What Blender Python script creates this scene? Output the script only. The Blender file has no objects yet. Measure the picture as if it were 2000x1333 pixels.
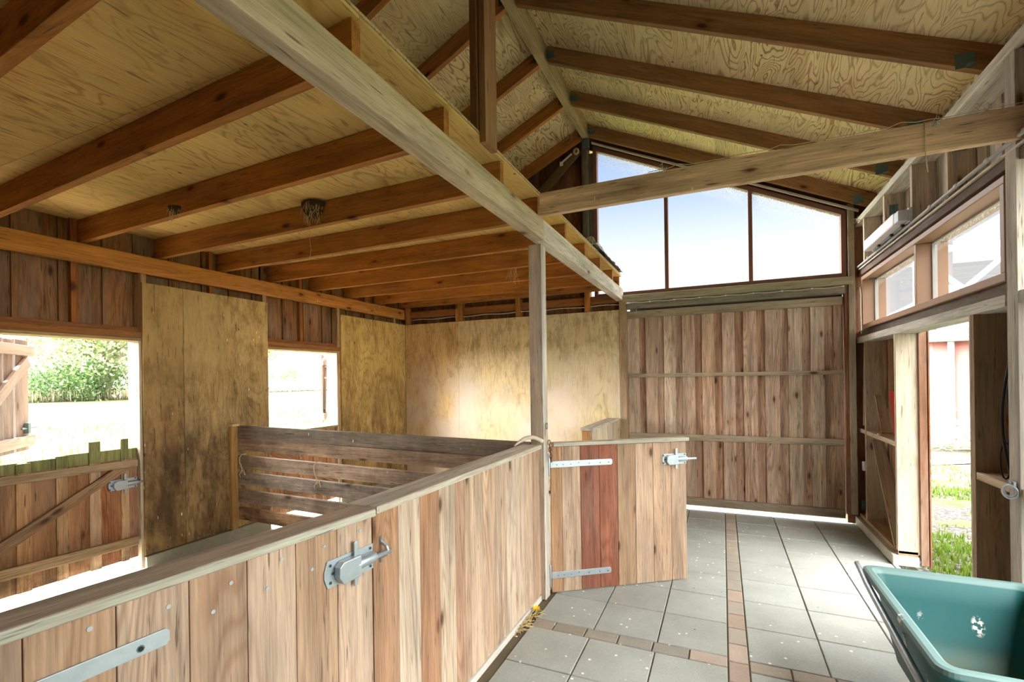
import bpy, bmesh, math, random
from mathutils import Vector, Matrix, noise
random.seed(11)
C = bpy.context.scene.collection
SC = bpy.context.scene

# ------------------------------------------------------------------ camera
H = 1.64
YAW, ROLL = math.radians(23.924), math.radians(0.828)
cam_d = bpy.data.cameras.new('camera'); cam = bpy.data.objects.new('camera', cam_d); C.objects.link(cam)
cam_d.sensor_width = 36.0; cam_d.lens = 926.3 / 2000 * 36.0; cam_d.shift_y = 75.4 / 2000.0
cam_d.clip_start = 0.05; cam_d.clip_end = 500
_e0 = Vector((math.cos(YAW), math.sin(YAW), 0)); _e1 = Vector((-math.sin(YAW), math.cos(YAW), 0)); _ez = Vector((0, 0, 1))
_r = math.cos(ROLL) * _e0 - math.sin(ROLL) * _ez; _u = math.sin(ROLL) * _e0 + math.cos(ROLL) * _ez
_m = Matrix.Identity(4)
for _i in range(3):
    _m[_i][0] = _r[_i]; _m[_i][1] = _u[_i]; _m[_i][2] = -_e1[_i]
_m[2][3] = H
cam.matrix_world = _m
SC.camera = cam

# ------------------------------------------------------------------ exposure
SC.view_settings.view_transform = 'Standard'; SC.view_settings.look = 'None'
SC.view_settings.gamma = 1.0; SC.view_settings.use_curve_mapping = False
SC.view_settings.exposure = 0.97
SC.cycles.max_bounces = 8; SC.cycles.diffuse_bounces = 6; SC.cycles.transparent_max_bounces = 12
SC.cycles.sample_clamp_indirect = 6.0

# ------------------------------------------------------------------ sky
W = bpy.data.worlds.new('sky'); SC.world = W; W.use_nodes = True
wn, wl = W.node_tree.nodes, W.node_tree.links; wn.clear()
wo = wn.new('ShaderNodeOutputWorld'); wb = wn.new('ShaderNodeBackground'); tc = wn.new('ShaderNodeTexCoord')
sx = wn.new('ShaderNodeSeparateXYZ'); wl.new(tc.outputs['Generated'], sx.inputs[0])
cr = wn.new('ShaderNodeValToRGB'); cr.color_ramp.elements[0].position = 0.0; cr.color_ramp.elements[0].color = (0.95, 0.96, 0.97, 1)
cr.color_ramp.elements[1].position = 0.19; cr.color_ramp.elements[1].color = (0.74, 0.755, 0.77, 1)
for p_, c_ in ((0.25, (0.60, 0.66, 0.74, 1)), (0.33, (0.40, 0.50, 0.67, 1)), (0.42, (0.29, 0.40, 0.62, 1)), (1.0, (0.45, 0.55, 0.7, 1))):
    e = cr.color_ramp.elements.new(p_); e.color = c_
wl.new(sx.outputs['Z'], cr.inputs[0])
# added unseen sky light: overhead, and to the right for the open wall
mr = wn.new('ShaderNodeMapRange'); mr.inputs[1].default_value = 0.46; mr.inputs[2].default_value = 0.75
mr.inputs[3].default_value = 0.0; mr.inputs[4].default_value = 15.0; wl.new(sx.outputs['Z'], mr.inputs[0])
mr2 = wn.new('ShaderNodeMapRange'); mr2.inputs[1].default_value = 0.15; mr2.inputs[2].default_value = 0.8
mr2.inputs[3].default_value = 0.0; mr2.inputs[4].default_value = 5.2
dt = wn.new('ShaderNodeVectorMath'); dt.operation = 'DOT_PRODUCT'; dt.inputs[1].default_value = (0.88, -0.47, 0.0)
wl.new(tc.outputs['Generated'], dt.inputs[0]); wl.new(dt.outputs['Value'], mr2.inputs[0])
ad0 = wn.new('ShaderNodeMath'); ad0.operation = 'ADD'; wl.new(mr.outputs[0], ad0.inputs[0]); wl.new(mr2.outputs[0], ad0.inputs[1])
# added unseen sky light: field side, plus a low lobe for the stalls
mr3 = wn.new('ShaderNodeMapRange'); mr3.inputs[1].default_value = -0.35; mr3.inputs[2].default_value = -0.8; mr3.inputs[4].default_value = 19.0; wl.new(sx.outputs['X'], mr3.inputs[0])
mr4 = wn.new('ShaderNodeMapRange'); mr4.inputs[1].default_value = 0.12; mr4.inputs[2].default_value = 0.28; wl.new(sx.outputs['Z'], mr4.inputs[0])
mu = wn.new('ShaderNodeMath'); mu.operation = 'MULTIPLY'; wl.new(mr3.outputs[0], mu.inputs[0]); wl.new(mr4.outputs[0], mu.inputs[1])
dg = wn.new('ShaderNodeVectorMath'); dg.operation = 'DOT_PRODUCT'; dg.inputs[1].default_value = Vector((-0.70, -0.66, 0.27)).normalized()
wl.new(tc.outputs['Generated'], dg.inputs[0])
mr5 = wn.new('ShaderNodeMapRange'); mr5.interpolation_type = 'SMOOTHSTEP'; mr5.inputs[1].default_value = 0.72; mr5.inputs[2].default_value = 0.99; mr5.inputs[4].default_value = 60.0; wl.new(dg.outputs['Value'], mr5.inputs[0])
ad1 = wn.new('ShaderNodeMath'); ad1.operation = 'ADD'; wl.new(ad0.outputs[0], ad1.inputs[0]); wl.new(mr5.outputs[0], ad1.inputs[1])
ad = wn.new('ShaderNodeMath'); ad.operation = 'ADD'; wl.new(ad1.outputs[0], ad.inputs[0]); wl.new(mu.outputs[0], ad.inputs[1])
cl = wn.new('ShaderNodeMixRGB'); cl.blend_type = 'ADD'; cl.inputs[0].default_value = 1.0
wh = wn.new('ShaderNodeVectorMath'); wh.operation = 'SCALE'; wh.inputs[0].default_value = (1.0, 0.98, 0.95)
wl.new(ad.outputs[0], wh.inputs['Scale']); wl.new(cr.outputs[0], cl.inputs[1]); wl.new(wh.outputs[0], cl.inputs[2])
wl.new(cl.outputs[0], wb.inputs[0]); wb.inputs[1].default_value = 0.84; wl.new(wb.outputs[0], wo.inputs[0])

# ------------------------------------------------------------------ sun (hazy, from the field side)
sd = bpy.data.lights.new('sun', 'SUN'); sd.energy = 1.6; sd.angle = math.radians(6); sd.color = (1.0, 0.95, 0.86)
sun = bpy.data.objects.new('sun', sd); C.objects.link(sun)
sun.rotation_euler = Vector((0.70, 0.12, -0.95)).to_track_quat('-Z', 'Y').to_euler()

# ================================================================== materials
def lin(r, g, b):
    f = lambda v: (v / 255 / 12.92) if v / 255 <= 0.04045 else ((v / 255 + 0.055) / 1.055) ** 2.4
    return (f(r), f(g), f(b), 1.0)

class NT:
    def __init__(s, name):
        s.m = bpy.data.materials.new(name); s.m.use_nodes = True
        s.n = s.m.node_tree.nodes; s.l = s.m.node_tree.links; s.n.clear()
        s.out = s.n.new('ShaderNodeOutputMaterial')
    def link(s, a, b): s.l.new(a, b)
    def put(s, sock, v):
        if isinstance(v, bpy.types.NodeSocket): s.l.new(v, sock)
        elif v is not None: sock.default_value = v
    def attr(s, name, out='Vector'):
        a = s.n.new('ShaderNodeAttribute'); a.attribute_name = name; return a.outputs[out]
    def pos(s): return s.n.new('ShaderNodeNewGeometry').outputs['Position']
    def sep(s, v):
        x = s.n.new('ShaderNodeSeparateXYZ'); s.l.new(v, x.inputs[0]); return x.outputs
    def vmul(s, v, k):
        x = s.n.new('ShaderNodeVectorMath'); x.operation = 'MULTIPLY'; s.l.new(v, x.inputs[0]); x.inputs[1].default_value = k; return x.outputs[0]
    def math(s, op, a, b=0.0, c=None, clamp=False):
        x = s.n.new('ShaderNodeMath'); x.operation = op; x.use_clamp = clamp
        s.put(x.inputs[0], a); s.put(x.inputs[1], b)
        if c is not None: s.put(x.inputs[2], c)
        return x.outputs[0]
    def noise(s, v, scale=1.0, detail=3.0, rough=0.5, dist=0.0):
        x = s.n.new('ShaderNodeTexNoise'); s.l.new(v, x.inputs['Vector']); x.inputs['Scale'].default_value = scale
        x.inputs['Detail'].default_value = detail; x.inputs['Roughness'].default_value = rough; x.inputs['Distortion'].default_value = dist
        return x.outputs['Fac']
    def voro(s, v, scale=1.0, feature='F1'):
        x = s.n.new('ShaderNodeTexVoronoi'); s.l.new(v, x.inputs['Vector']); x.inputs['Scale'].default_value = scale; x.feature = feature
        return x
    def mapr(s, v, a, b, c=0.0, d=1.0):
        x = s.n.new('ShaderNodeMapRange'); s.put(x.inputs[0], v)
        for i, q in enumerate((a, b, c, d)): x.inputs[i + 1].default_value = q
        return x.outputs[0]
    def mix(s, f, a, b, mode='MIX'):
        x = s.n.new('ShaderNodeMixRGB'); x.blend_type = mode; s.put(x.inputs[0], f); s.put(x.inputs[1], a); s.put(x.inputs[2], b); return x.outputs[0]
    def scale(s, col, f):
        x = s.n.new('ShaderNodeVectorMath'); x.operation = 'SCALE'; s.put(x.inputs[0], col); s.put(x.inputs['Scale'], f); return x.outputs[0]
    def bump(s, h, strength=0.3, dist=0.01):
        x = s.n.new('ShaderNodeBump'); x.inputs['Strength'].default_value = strength; x.inputs['Distance'].default_value = dist
        s.l.new(h, x.inputs['Height']); return x.outputs[0]
    def bsdf(s, col, rough=0.8, metal=0.0, normal=None, spec=0.3, trans=0.0):
        b = s.n.new('ShaderNodeBsdfPrincipled'); s.put(b.inputs['Base Color'], col); s.put(b.inputs['Roughness'], rough)
        b.inputs['Metallic'].default_value = metal; b.inputs['Specular IOR Level'].default_value = spec
        if normal is not None: s.l.new(normal, b.inputs['Normal'])
        s.l.new(b.outputs[0], s.out.inputs[0]); return b

def flecked(t, col, amt):
    P = t.pos(); v = t.voro(t.vmul(P, (13, 13, 5)), 1); sel = t.math('GREATER_THAN', t.sep(v.outputs['Color'])[0], 1 - 0.22 * amt)
    f = t.math('MULTIPLY', t.mapr(v.outputs['Distance'], 0.11, 0.07), sel)
    v2 = t.voro(t.vmul(P, (30, 30, 11)), 1); clus = t.mapr(t.noise(P, 1.7, 2), 0.52, 0.62)
    f2 = t.math('MULTIPLY', t.mapr(v2.outputs['Distance'], 0.2, 0.12), t.math('MULTIPLY', clus, t.math('GREATER_THAN', t.sep(v2.outputs['Color'])[1], 1 - 0.3 * amt)))
    return t.mix(t.math('MAXIMUM', f, f2), col, lin(226, 220, 206))
def wood(name, contrast=1.0, rings=0.5, knots=0.7, weather=0.25, rough=0.8, dirt=None, grey=(156, 144, 130), flecks=0.0):
    """sawn boards: every board carries its own tint; the grain follows the board"""
    t = NT(name); g = t.attr('gc'); tint = t.attr('tint', 'Color')
    s1 = t.noise(t.vmul(g, (1.3, 15, 15)), 1, 4, 0.6)
    s2 = t.noise(t.vmul(g, (4, 110, 110)), 1, 4, 0.7)
    s3 = t.noise(t.vmul(g, (0.55, 6.0, 6.0)), 1, 1.5, 0.5, 0.4)
    fg = t.noise(t.vmul(g, (2.2, 40, 40)), 1, 2, 0.5)
    ring = t.math('MULTIPLY_ADD', t.math('SINE', t.math('ADD', t.math('MULTIPLY', s3, 125.0), t.math('MULTIPLY', fg, 3.0))), 0.5, 0.5)
    ring = t.math('MULTIPLY', t.math('POWER', ring, 2.2), t.mapr(t.noise(t.vmul(g, (0.7, 5, 5)), 1, 2, 0.5), 0.4, 0.6, 0.25, 1.0))
    k = t.voro(t.vmul(g, (3.1, 8.0, 3.0)), 1)
    sel = t.math('GREATER_THAN', t.sep(k.outputs['Color'])[0], 1 - 0.8 * knots)
    kn = t.math('MULTIPLY', t.mapr(k.outputs['Distance'], 0.17, 0.07), sel)
    kr = t.math('MULTIPLY', t.mapr(k.outputs['Distance'], 0.36, 0.12), sel)
    v = t.math('ADD', t.mapr(s1, 0.25, 0.75, 1 - 0.40 * contrast, 1 + 0.26 * contrast), t.mapr(s2, 0.3, 0.7, -0.22 * contrast, 0.18 * contrast))
    col = t.scale(tint, v)
    col = t.mix(t.math('MULTIPLY', ring, 0.85 * rings), col, t.mix(1.0, col, (0.62, 0.46, 0.34, 1), 'MULTIPLY'))
    w = t.mapr(t.noise(t.vmul(g, (1.1, 4, 4)), 1, 5, 0.65), 0.42, 0.72, 0, weather)
    col = t.mix(w, col, lin(*grey))
    col = t.mix(t.math('MULTIPLY', kr, 0.35), col, t.mix(1.0, col, (0.65, 0.42, 0.25, 1), 'MULTIPLY'))
    col = t.mix(t.math('MULTIPLY', kn, 0.85), col, (0.035, 0.016, 0.008, 1))
    # dark cracks and specks along the grain
    cr_ = t.mapr(t.noise(t.vmul(g, (6, 90, 90)), 1, 2, 0.5), 0.35, 0.28)
    col = t.mix(t.math('MULTIPLY', cr_, 0.6 * contrast), col, (0.05, 0.03, 0.018, 1))
    if dirt:
        z0, z1, amt = dirt
        z = t.sep(t.pos())[2]
        d = t.math('MULTIPLY', t.mapr(z, z1, z0), t.mapr(t.noise(t.pos(), 5, 5, 0.7), 0.35, 0.6, 0, amt), clamp=True)
        col = t.mix(d, col, lin(62, 48, 36))
    if flecks: col = flecked(t, col, flecks)
    hgt = t.math('ADD', s2, t.math('MULTIPLY', ring, 0.3))
    t.bsdf(col, rough, 0, t.bump(hgt, 0.35, 0.004))
    return t.m

def plywood(name, line=0.7, specks=0.4, stain=0.3, dirt=None, pale=0.0, freq=34.0, flecks=0.0):
    """rotary-cut ply: flame figure from contour lines of a stretched noise"""
    t = NT(name); g = t.attr('gc'); tint = t.attr('tint', 'Color')
    n1 = t.noise(t.vmul(g, (0.9, 3.6, 3.6)), 1, 2.5, 0.5, 0.7)
    s = t.math('MULTIPLY_ADD', t.math('SINE', t.math('MULTIPLY', n1, freq * 2)), 0.5, 0.5)
    ln = t.math('POWER', s, 6.0)
    reg = t.mapr(t.noise(t.vmul(g, (0.5, 0.9, 0.9)), 1, 2, 0.5), 0.35, 0.62, 0.25, 1.0)
    ln = t.math('MULTIPLY', ln, reg)
    fine = t.noise(t.vmul(g, (4, 110, 110)), 1, 3, 0.6)
    big = t.noise(t.vmul(g, (0.9, 1.6, 1.6)), 1, 4, 0.6)
    col = t.scale(tint, t.math('ADD', t.mapr(big, 0.3, 0.7, 0.82, 1.12), t.mapr(fine, 0.3, 0.7, -0.09, 0.09)))
    col = t.mix(t.math('MULTIPLY', ln, line), col, t.mix(1.0, col, (0.42, 0.28, 0.17, 1), 'MULTIPLY'))
    red = t.mapr(t.noise(t.vmul(g, (1.3, 3.5, 3.5)), 1, 4, 0.6), 0.52, 0.72, 0, stain)
    col = t.mix(red, col, t.mix(1.0, col, (0.82, 0.55, 0.36, 1), 'MULTIPLY'))
    k = t.voro(t.vmul(g, (4.5, 7.0, 4.0)), 1)
    sel = t.math('GREATER_THAN', t.sep(k.outputs['Color'])[0], 1 - specks)
    kn = t.math('MULTIPLY', t.mapr(k.outputs['Distance'], 0.085, 0.045), sel)
    col = t.mix(t.math('MULTIPLY', kn, 0.85), col, (0.06, 0.03, 0.015, 1))
    cr_ = t.mapr(t.noise(t.vmul(g, (6, 55, 55)), 1, 2, 0.5), 0.36, 0.30)
    col = t.mix(t.math('MULTIPLY', cr_, 0.55), col, (0.08, 0.05, 0.025, 1))
    if dirt:
        z0, z1, amt = dirt
        P = t.pos(); z = t.sep(P)[2]
        sm = t.mapr(t.noise(t.vmul(P, (4, 4, 1.6)), 1, 6, 0.72), 0.38, 0.62, 0, 1)
        d = t.math('MULTIPLY', t.mapr(z, z1, z0), t.math('MULTIPLY_ADD', sm, 0.65, 0.35), clamp=True)
        col = t.mix(t.math('MULTIPLY', d, amt), col, lin(66, 47, 30))
        mott = t.math('MULTIPLY', t.mapr(t.noise(t.vmul(P, (9, 9, 4)), 1, 6, 0.78), 0.46, 0.62, 0, 0.75), t.mapr(t.noise(P, 1.6, 3), 0.35, 0.6, 0.35, 1.0))
        col = t.mix(mott, col, t.mix(1.0, col, (0.5, 0.42, 0.33, 1), 'MULTIPLY'))
    if pale:
        P = t.pos()
        pm = t.mapr(t.noise(t.vmul(P, (0.8, 0.8, 0.8)), 1, 4, 0.6), 0.4, 0.6, 0, pale)
        z = t.sep(P)[2]
        pm = t.math('MULTIPLY', pm, t.mapr(z, 2.1, 1.5))
        col = t.mix(pm, col, lin(198, 182, 162))  # pale patches by noise, fading out towards the top of the panel
    if flecks: col = flecked(t, col, flecks)
    t.bsdf(col, 0.75, 0, t.bump(t.math('ADD', fine, t.math('MULTIPLY', ln, -0.4)), 0.25, 0.003))
    return t.m

def plain(name, rgb, rough=0.6, metal=0.0, var=0.12, sc=12.0, spec=0.4, bump=0.1):
    t = NT(name); P = t.pos(); n = t.noise(P, sc, 4, 0.6)
    c = t.mix(1.0, lin(*rgb), t.mix(n, (1 - var, 1 - var, 1 - var, 1), (1 + var, 1 + var, 1 + var, 1)), 'MULTIPLY')
    t.bsdf(c, rough, metal, t.bump(t.noise(P, sc * 6, 3, 0.6), bump, 0.002), spec); return t.m

def concrete(name, straw=0.5, dirt_w=0.35):
    t = NT(name); P = t.pos(); tint = t.attr('tint', 'Color')
    n = t.noise(P, 3.0, 6, 0.65); f = t.noise(P, 90, 3, 0.7)
    c = t.scale(tint, t.math('ADD', t.mapr(n, 0.3, 0.7, 0.86, 1.08), t.mapr(f, 0.3, 0.7, -0.12, 0.1)))
    c = t.mix(t.mapr(t.noise(P, 1.1, 5, 0.7), 0.45, 0.75, 0, dirt_w), c, t.mix(1.0, c, (0.62, 0.60, 0.52, 1), 'MULTIPLY'))
    v = t.voro(P, 22); sel = t.math('GREATER_THAN', t.sep(v.outputs['Color'])[0], 0.87)
    c = t.mix(t.math('MULTIPLY', t.math('MULTIPLY', t.mapr(v.outputs['Distance'], 0.22, 0.14), sel), straw), c, lin(232, 228, 214))
    v2 = t.voro(P, 14); sel2 = t.math('GREATER_THAN', t.sep(v2.outputs['Color'])[1], 0.93)
    c = t.mix(t.math('MULTIPLY', t.mapr(v2.outputs['Distance'], 0.10, 0.06), sel2), c, (0.06, 0.05, 0.035, 1))
    t.bsdf(c, 0.85, 0, t.bump(f, 0.3, 0.003)); return t.m

def glass_mat(name, dirt=0.25):
    t = NT(name); P = t.pos()
    tr = t.n.new('ShaderNodeBsdfTransparent'); gl = t.n.new('ShaderNodeBsdfGlossy'); gl.inputs['Roughness'].default_value = 0.03
    df = t.n.new('ShaderNodeBsdfTranslucent'); df.inputs['Color'].default_value = (0.42, 0.41, 0.38, 1)
    fr = t.n.new('ShaderNodeFresnel'); fr.inputs[0].default_value = 1.45
    m1 = t.n.new('ShaderNodeMixShader'); t.l.new(t.math('MULTIPLY', fr.outputs[0], 0.5), m1.inputs[0]); t.l.new(tr.outputs[0], m1.inputs[1]); t.l.new(gl.outputs[0], m1.inputs[2])
    d = t.mapr(t.attr('rim', 'Fac'), 0.25, 1.0, 0.0, 1.0)
    d = t.math('MULTIPLY', d, t.mapr(t.noise(P, 60, 3, 0.8), 0.42, 0.6, 0.15, 1.0))
    d = t.math('MULTIPLY', d, dirt)
    m2 = t.n.new('ShaderNodeMixShader'); t.l.new(d, m2.inputs[0]); t.l.new(m1.outputs[0], m2.inputs[1]); t.l.new(df.outputs[0], m2.inputs[2])
    t.l.new(m2.outputs[0], t.out.inputs[0]); return t.m

M = {}
M['timber'] = wood('sawn_timber', 1.0, 0.45, 0.8, 0.10)
M['timber_old'] = wood('weathered_timber', 1.1, 0.35, 0.5, 0.55)
M['timber_spot'] = wood('spotted_timber', 1.0, 0.45, 0.9, 0.10, flecks=0.8)
M['tie'] = wood('stained_cross_beam', 1.35, 0.3, 0.5, 0.5, grey=(120, 106, 92), flecks=0.4)
M['board'] = wood('clear_boards', 1.1, 0.7, 0.6, 0.22)
M['board_old'] = wood('old_barn_boards', 1.4, 0.8, 1.0, 0.4)
M['board_dirty'] = wood('dirty_stall_boards', 1.2, 0.8, 0.9, 0.3, dirt=(0.12, 0.5, 0.9))
M['rail_dirty'] = wood('grimy_rails', 1.5, 0.3, 0.6, 0.5, dirt=(0.0, 2.4, 0.7), grey=(128, 116, 100), flecks=0.5)
M['mossy'] = wood('mossy_boards', 1.4, 0.5, 0.5, 0.5, grey=(104, 112, 62))
M['ply_roof'] = plywood('roof_plywood', 1.0, 0.75, 0.35, freq=72)
M['ply_deck'] = plywood('deck_plywood', 0.55, 0.3, 0.5, freq=46)
M['ply_wall'] = plywood('stall_plywood', 0.5, 0.3, 0.4, dirt=(0.95, 2.1, 0.9), flecks=0.5)
M['ply_back'] = plywood('back_plywood', 0.45, 0.3, 0.35, dirt=(0.2, 1.15, 0.35), pale=1.0)
M['paint_brown'] = plain('brown_window_paint', (128, 88, 76), 0.45, 0, 0.1, 8)
M['paint_tan'] = plain('orange_brown_window_frame', (160, 126, 100), 0.45, 0, 0.1, 8)
M['zinc'] = plain('galvanised_steel', (178, 190, 196), 0.42, 0.75, 0.18, 30)
M['zinc_dark'] = plain('dull_galvanised_steel', (96, 120, 124), 0.5, 0.6, 0.25, 30)
M['white_plastic'] = plain('white_plastic', (226, 228, 232), 0.4, 0, 0.04, 10)
M['grey_plastic'] = plain('grey_plastic', (196, 204, 212), 0.4, 0, 0.04, 10)
M['red_plastic'] = plain('red_plastic', (190, 22, 30), 0.4, 0, 0.1, 10)
M['black'] = plain('black_rubber', (18, 17, 17), 0.6, 0, 0.2, 20)
M['twine'] = plain('baling_twine', (196, 180, 146), 0.9, 0, 0.15, 40)
M['straw'] = plain('straw', (205, 184, 132), 0.9, 0, 0.2, 40)
M['nest'] = plain('mud_nest', (66, 48, 30), 0.95, 0, 0.5, 60, bump=1.0)
M['cobweb'] = plain('dusty_fluff', (206, 204, 196), 0.95, 0, 0.15, 40)
M['horn'] = plain('curved_horn', (188, 178, 158), 0.6, 0, 0.25, 25)
M['rust'] = plain('rusty_chain', (120, 84, 62), 0.8, 0.3, 0.3, 40)
M['cable'] = plain('white_cable', (206, 200, 182), 0.5, 0, 0.08, 10)
M['conduit'] = plain('grey_conduit', (176, 176, 172), 0.4, 0, 0.08, 10)
M['tile'] = concrete('concrete_slabs', 0.75)
M['brick'] = concrete('clay_pavers', 0.4, 0.5)
M['curb'] = concrete('concrete_curb', 0.2, 0.6)
M['soil'] = concrete('joint_sand', 0.9, 0.5)
M['glass'] = glass_mat('window_glass', 0.8)

# ================================================================== mesh helpers
def tag(o, label=None, cat=None, group=None, kind=None):
    if label: o['label'] = label
    if cat: o['category'] = cat
    if group: o['group'] = group
    if kind: o['kind'] = kind
    return o
def thing(name, loc, label, cat, group=None):
    o = bpy.data.objects.new(name, None); C.objects.link(o); o.location = loc; o.empty_display_size = 0.1
    return tag(o, label, cat, group)

R = random.random
def jit(c, a=0.06, hue=0.03):
    k = 1 + (R() - 0.5) * 2 * a; h = (R() - 0.5) * 2 * hue
    return (max(0, c[0] * (k + h)), max(0, c[1] * k), max(0, c[2] * (k - h)), 1)

class MB:
    def __init__(s): s.v = []; s.f = []; s.gc = []; s.ti = []; s.mi = []; s.sm = []; s.rim = []
    def add(s, vs, fs, gcs, tint=(0.5, 0.5, 0.5, 1), mat=0, smooth=False):
        b = len(s.v); s.v += [tuple(p) for p in vs]; s.gc += [tuple(p) for p in gcs]; s.ti += [tint] * len(vs)
        for f in fs: s.f.append([b + i for i in f]); s.mi.append(mat); s.sm.append(smooth)
    def frame_box(s, o, ax, ay, az, L, w, t, tint=(0.5, 0.5, 0.5, 1), mat=0, rough=0.0):
        """box from corner o along unit axes ax (length L, the grain), ay (w), az (t)"""
        off = (R() * 50, R() * 50, R() * 50); vs = []; g = []
        for i in (0, 1):
            for j in (0, 1):
                for k in (0, 1):
                    p = o + ax * (L * i) + ay * (w * j) + az * (t * k)
                    vs.append(p); g.append((L * i + off[0], w * j + off[1], t * k + off[2]))
        fs = [(0, 1, 3, 2), (4, 6, 7, 5), (0, 4, 5, 1), (2, 3, 7, 6), (0, 2, 6, 4), (1, 5, 7, 3)]
        if ax.cross(ay).dot(az) < 0: fs = [tuple(reversed(f)) for f in fs]
        s.add(vs, fs, g, tint, mat)
    def box(s, x0, x1, y0, y1, z0, z1, tint=(0.5, 0.5, 0.5, 1), ax=None, mat=0):
        if x0 > x1: x0, x1 = x1, x0
        if y0 > y1: y0, y1 = y1, y0
        if z0 > z1: z0, z1 = z1, z0
        d = (x1 - x0, y1 - y0, z1 - z0)
        if ax is None: ax = max(range(3), key=lambda i: d[i])
        oth = [i for i in range(3) if i != ax]; a, b = sorted(oth, key=lambda i: -d[i])
        e = [Vector((1, 0, 0)), Vector((0, 1, 0)), Vector((0, 0, 1))]
        s.frame_box(Vector((x0, y0, z0)), e[ax], e[a], e[b], d[ax], d[a], d[b], tint, mat)
    def beam(s, p0, p1, w, h, tint, up=Vector((0, 0, 1)), mat=0):
        """box whose centre line runs p0-p1; h measured along up, w sideways"""
        p0 = Vector(p0); p1 = Vector(p1); ax = (p1 - p0); L = ax.length; ax.normalize()
        side = ax.cross(up).normalized(); u = side.cross(ax).normalized()
        if h >= w: s.frame_box(p0 - side * w / 2 - u * h / 2, ax, u, side, L, h, w, tint, mat)
        else: s.frame_box(p0 - side * w / 2 - u * h / 2, ax, side, u, L, w, h, tint, mat)
    def prism(s, poly, d, ax, tint, mat=0):
        """polygon (list of points) pushed along d; grain along ax"""
        poly = [Vector(p) for p in poly]; d = Vector(d); ax = Vector(ax).normalized(); n = d.normalized(); ay = n.cross(ax).normalized()
        off = (R() * 50, R() * 50, R() * 50); o = poly[0]; N = len(poly)
        vs = poly + [p + d for p in poly]
        g = [((p - o).dot(ax) + off[0], (p - o).dot(ay) + off[1], (p - o).dot(n) + off[2]) for p in vs]
        nn = Vector((0, 0, 0))
        for i in range(N): nn += poly[i].cross(poly[(i + 1) % N])
        fs = [tuple(range(N)), tuple(range(2 * N - 1, N - 1, -1))] + [(i, i + N, (i + 1) % N + N, (i + 1) % N) for i in range(N)]
        if nn.dot(d) > 0: fs = [tuple(reversed(f)) for f in fs]
        s.add(vs, fs, g, tint, mat)
    def cyl(s, p0, p1, r, n=12, tint=(0.5, 0.5, 0.5, 1), r1=None, mat=0, cap=True):
        s.tube([p0, p1], r if r1 is None else [r, r1], n, tint, mat, cap)
    def tube(s, pts, r, n=8, tint=(0.5, 0.5, 0.5, 1), mat=0, cap=True, closed=False):
        pts = [Vector(p) for p in pts]; N = len(pts); rs = r if isinstance(r, (list, tuple)) else [r] * N
        vs = []; g = []; prev = None; d = 0; off = R() * 30
        for i, p in enumerate(pts):
            a = pts[(i - 1) % N] if (i > 0 or closed) else p; b = pts[(i + 1) % N] if (i < N - 1 or closed) else p
            t = (b - a).normalized()
            if prev is None:
                u = t.orthogonal().normalized()
            else:
                u = (prev - t * prev.dot(t)); u = u.normalized() if u.length > 1e-6 else t.orthogonal().normalized()
            prev = u; w = t.cross(u)
            if i: d += (p - pts[i - 1]).length
            for k in range(n):
                an = 2 * math.pi * k / n; vs.append(p + (u * math.cos(an) + w * math.sin(an)) * rs[i]); g.append((d + off, rs[i] * math.cos(an), rs[i] * math.sin(an)))
        fs = []
        for i in range(N - 1 + (1 if closed else 0)):
            j = (i + 1) % N
            for k in range(n): k2 = (k + 1) % n; fs.append((i * n + k, i * n + k2, j * n + k2, j * n + k))
        b = len(s.v); s.add(vs, fs, g, tint, mat, True)
        if cap and not closed:
            s.f.append([b + k for k in reversed(range(n))]); s.mi.append(mat); s.sm.append(False)
            s.f.append([b + (N - 1) * n + k for k in range(n)]); s.mi.append(mat); s.sm.append(False)
    def build(s, name, mats, parent=None, bevel=0.0, smooth=None):
        me = bpy.data.meshes.new(name); me.from_pydata(s.v, [], s.f)
        for m_ in (mats if isinstance(mats, (list, tuple)) else [mats]): me.materials.append(m_)
        me.polygons.foreach_set('material_index', s.mi); me.polygons.foreach_set('use_smooth', s.sm)
        a = me.attributes.new('gc', 'FLOAT_VECTOR', 'POINT'); a.data.foreach_set('vector', [c for p in s.gc for c in p])
        a = me.attributes.new('tint', 'FLOAT_COLOR', 'POINT'); a.data.foreach_set('color', [c for p in s.ti for c in p])
        if s.rim:
            a = me.attributes.new('rim', 'FLOAT', 'POINT'); a.data.foreach_set('value', s.rim)
        me.update(); o = bpy.data.objects.new(name, me); C.objects.link(o)
        if parent is not None:
            o.parent = parent; o.matrix_parent_inverse = Matrix.Translation(-parent.location) if parent.type == 'EMPTY' else Matrix.Identity(4)
        if bevel:
            b = o.modifiers.new('edge', 'BEVEL'); b.width = bevel; b.segments = 2; b.limit_method = 'ANGLE'; b.angle_limit = 0.6; b.harden_normals = False
        return o
def dup(root, delta, label=None, group=None):
    """copy a thing with its parts and sub-parts, moved by delta"""
    r = root.copy(); C.objects.link(r); r.location = root.location + Vector(delta)
    if label: r['label'] = label
    if group: r['group'] = group
    for ch in list(root.children):
        c = ch.copy(); C.objects.link(c); c.parent = r
        for g_ in list(ch.children):
            d = g_.copy(); C.objects.link(d); d.parent = c
    return r
def one(name, mb, mat, label, cat, group=None, bevel=0.0, kind=None):
    return tag(mb.build(name, mat, None, bevel), label, cat, group, kind)
def struct(name, mb, mat, bevel=0.0): return tag(mb.build(name, mat, None, bevel), kind='structure')
V = Vector
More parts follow.
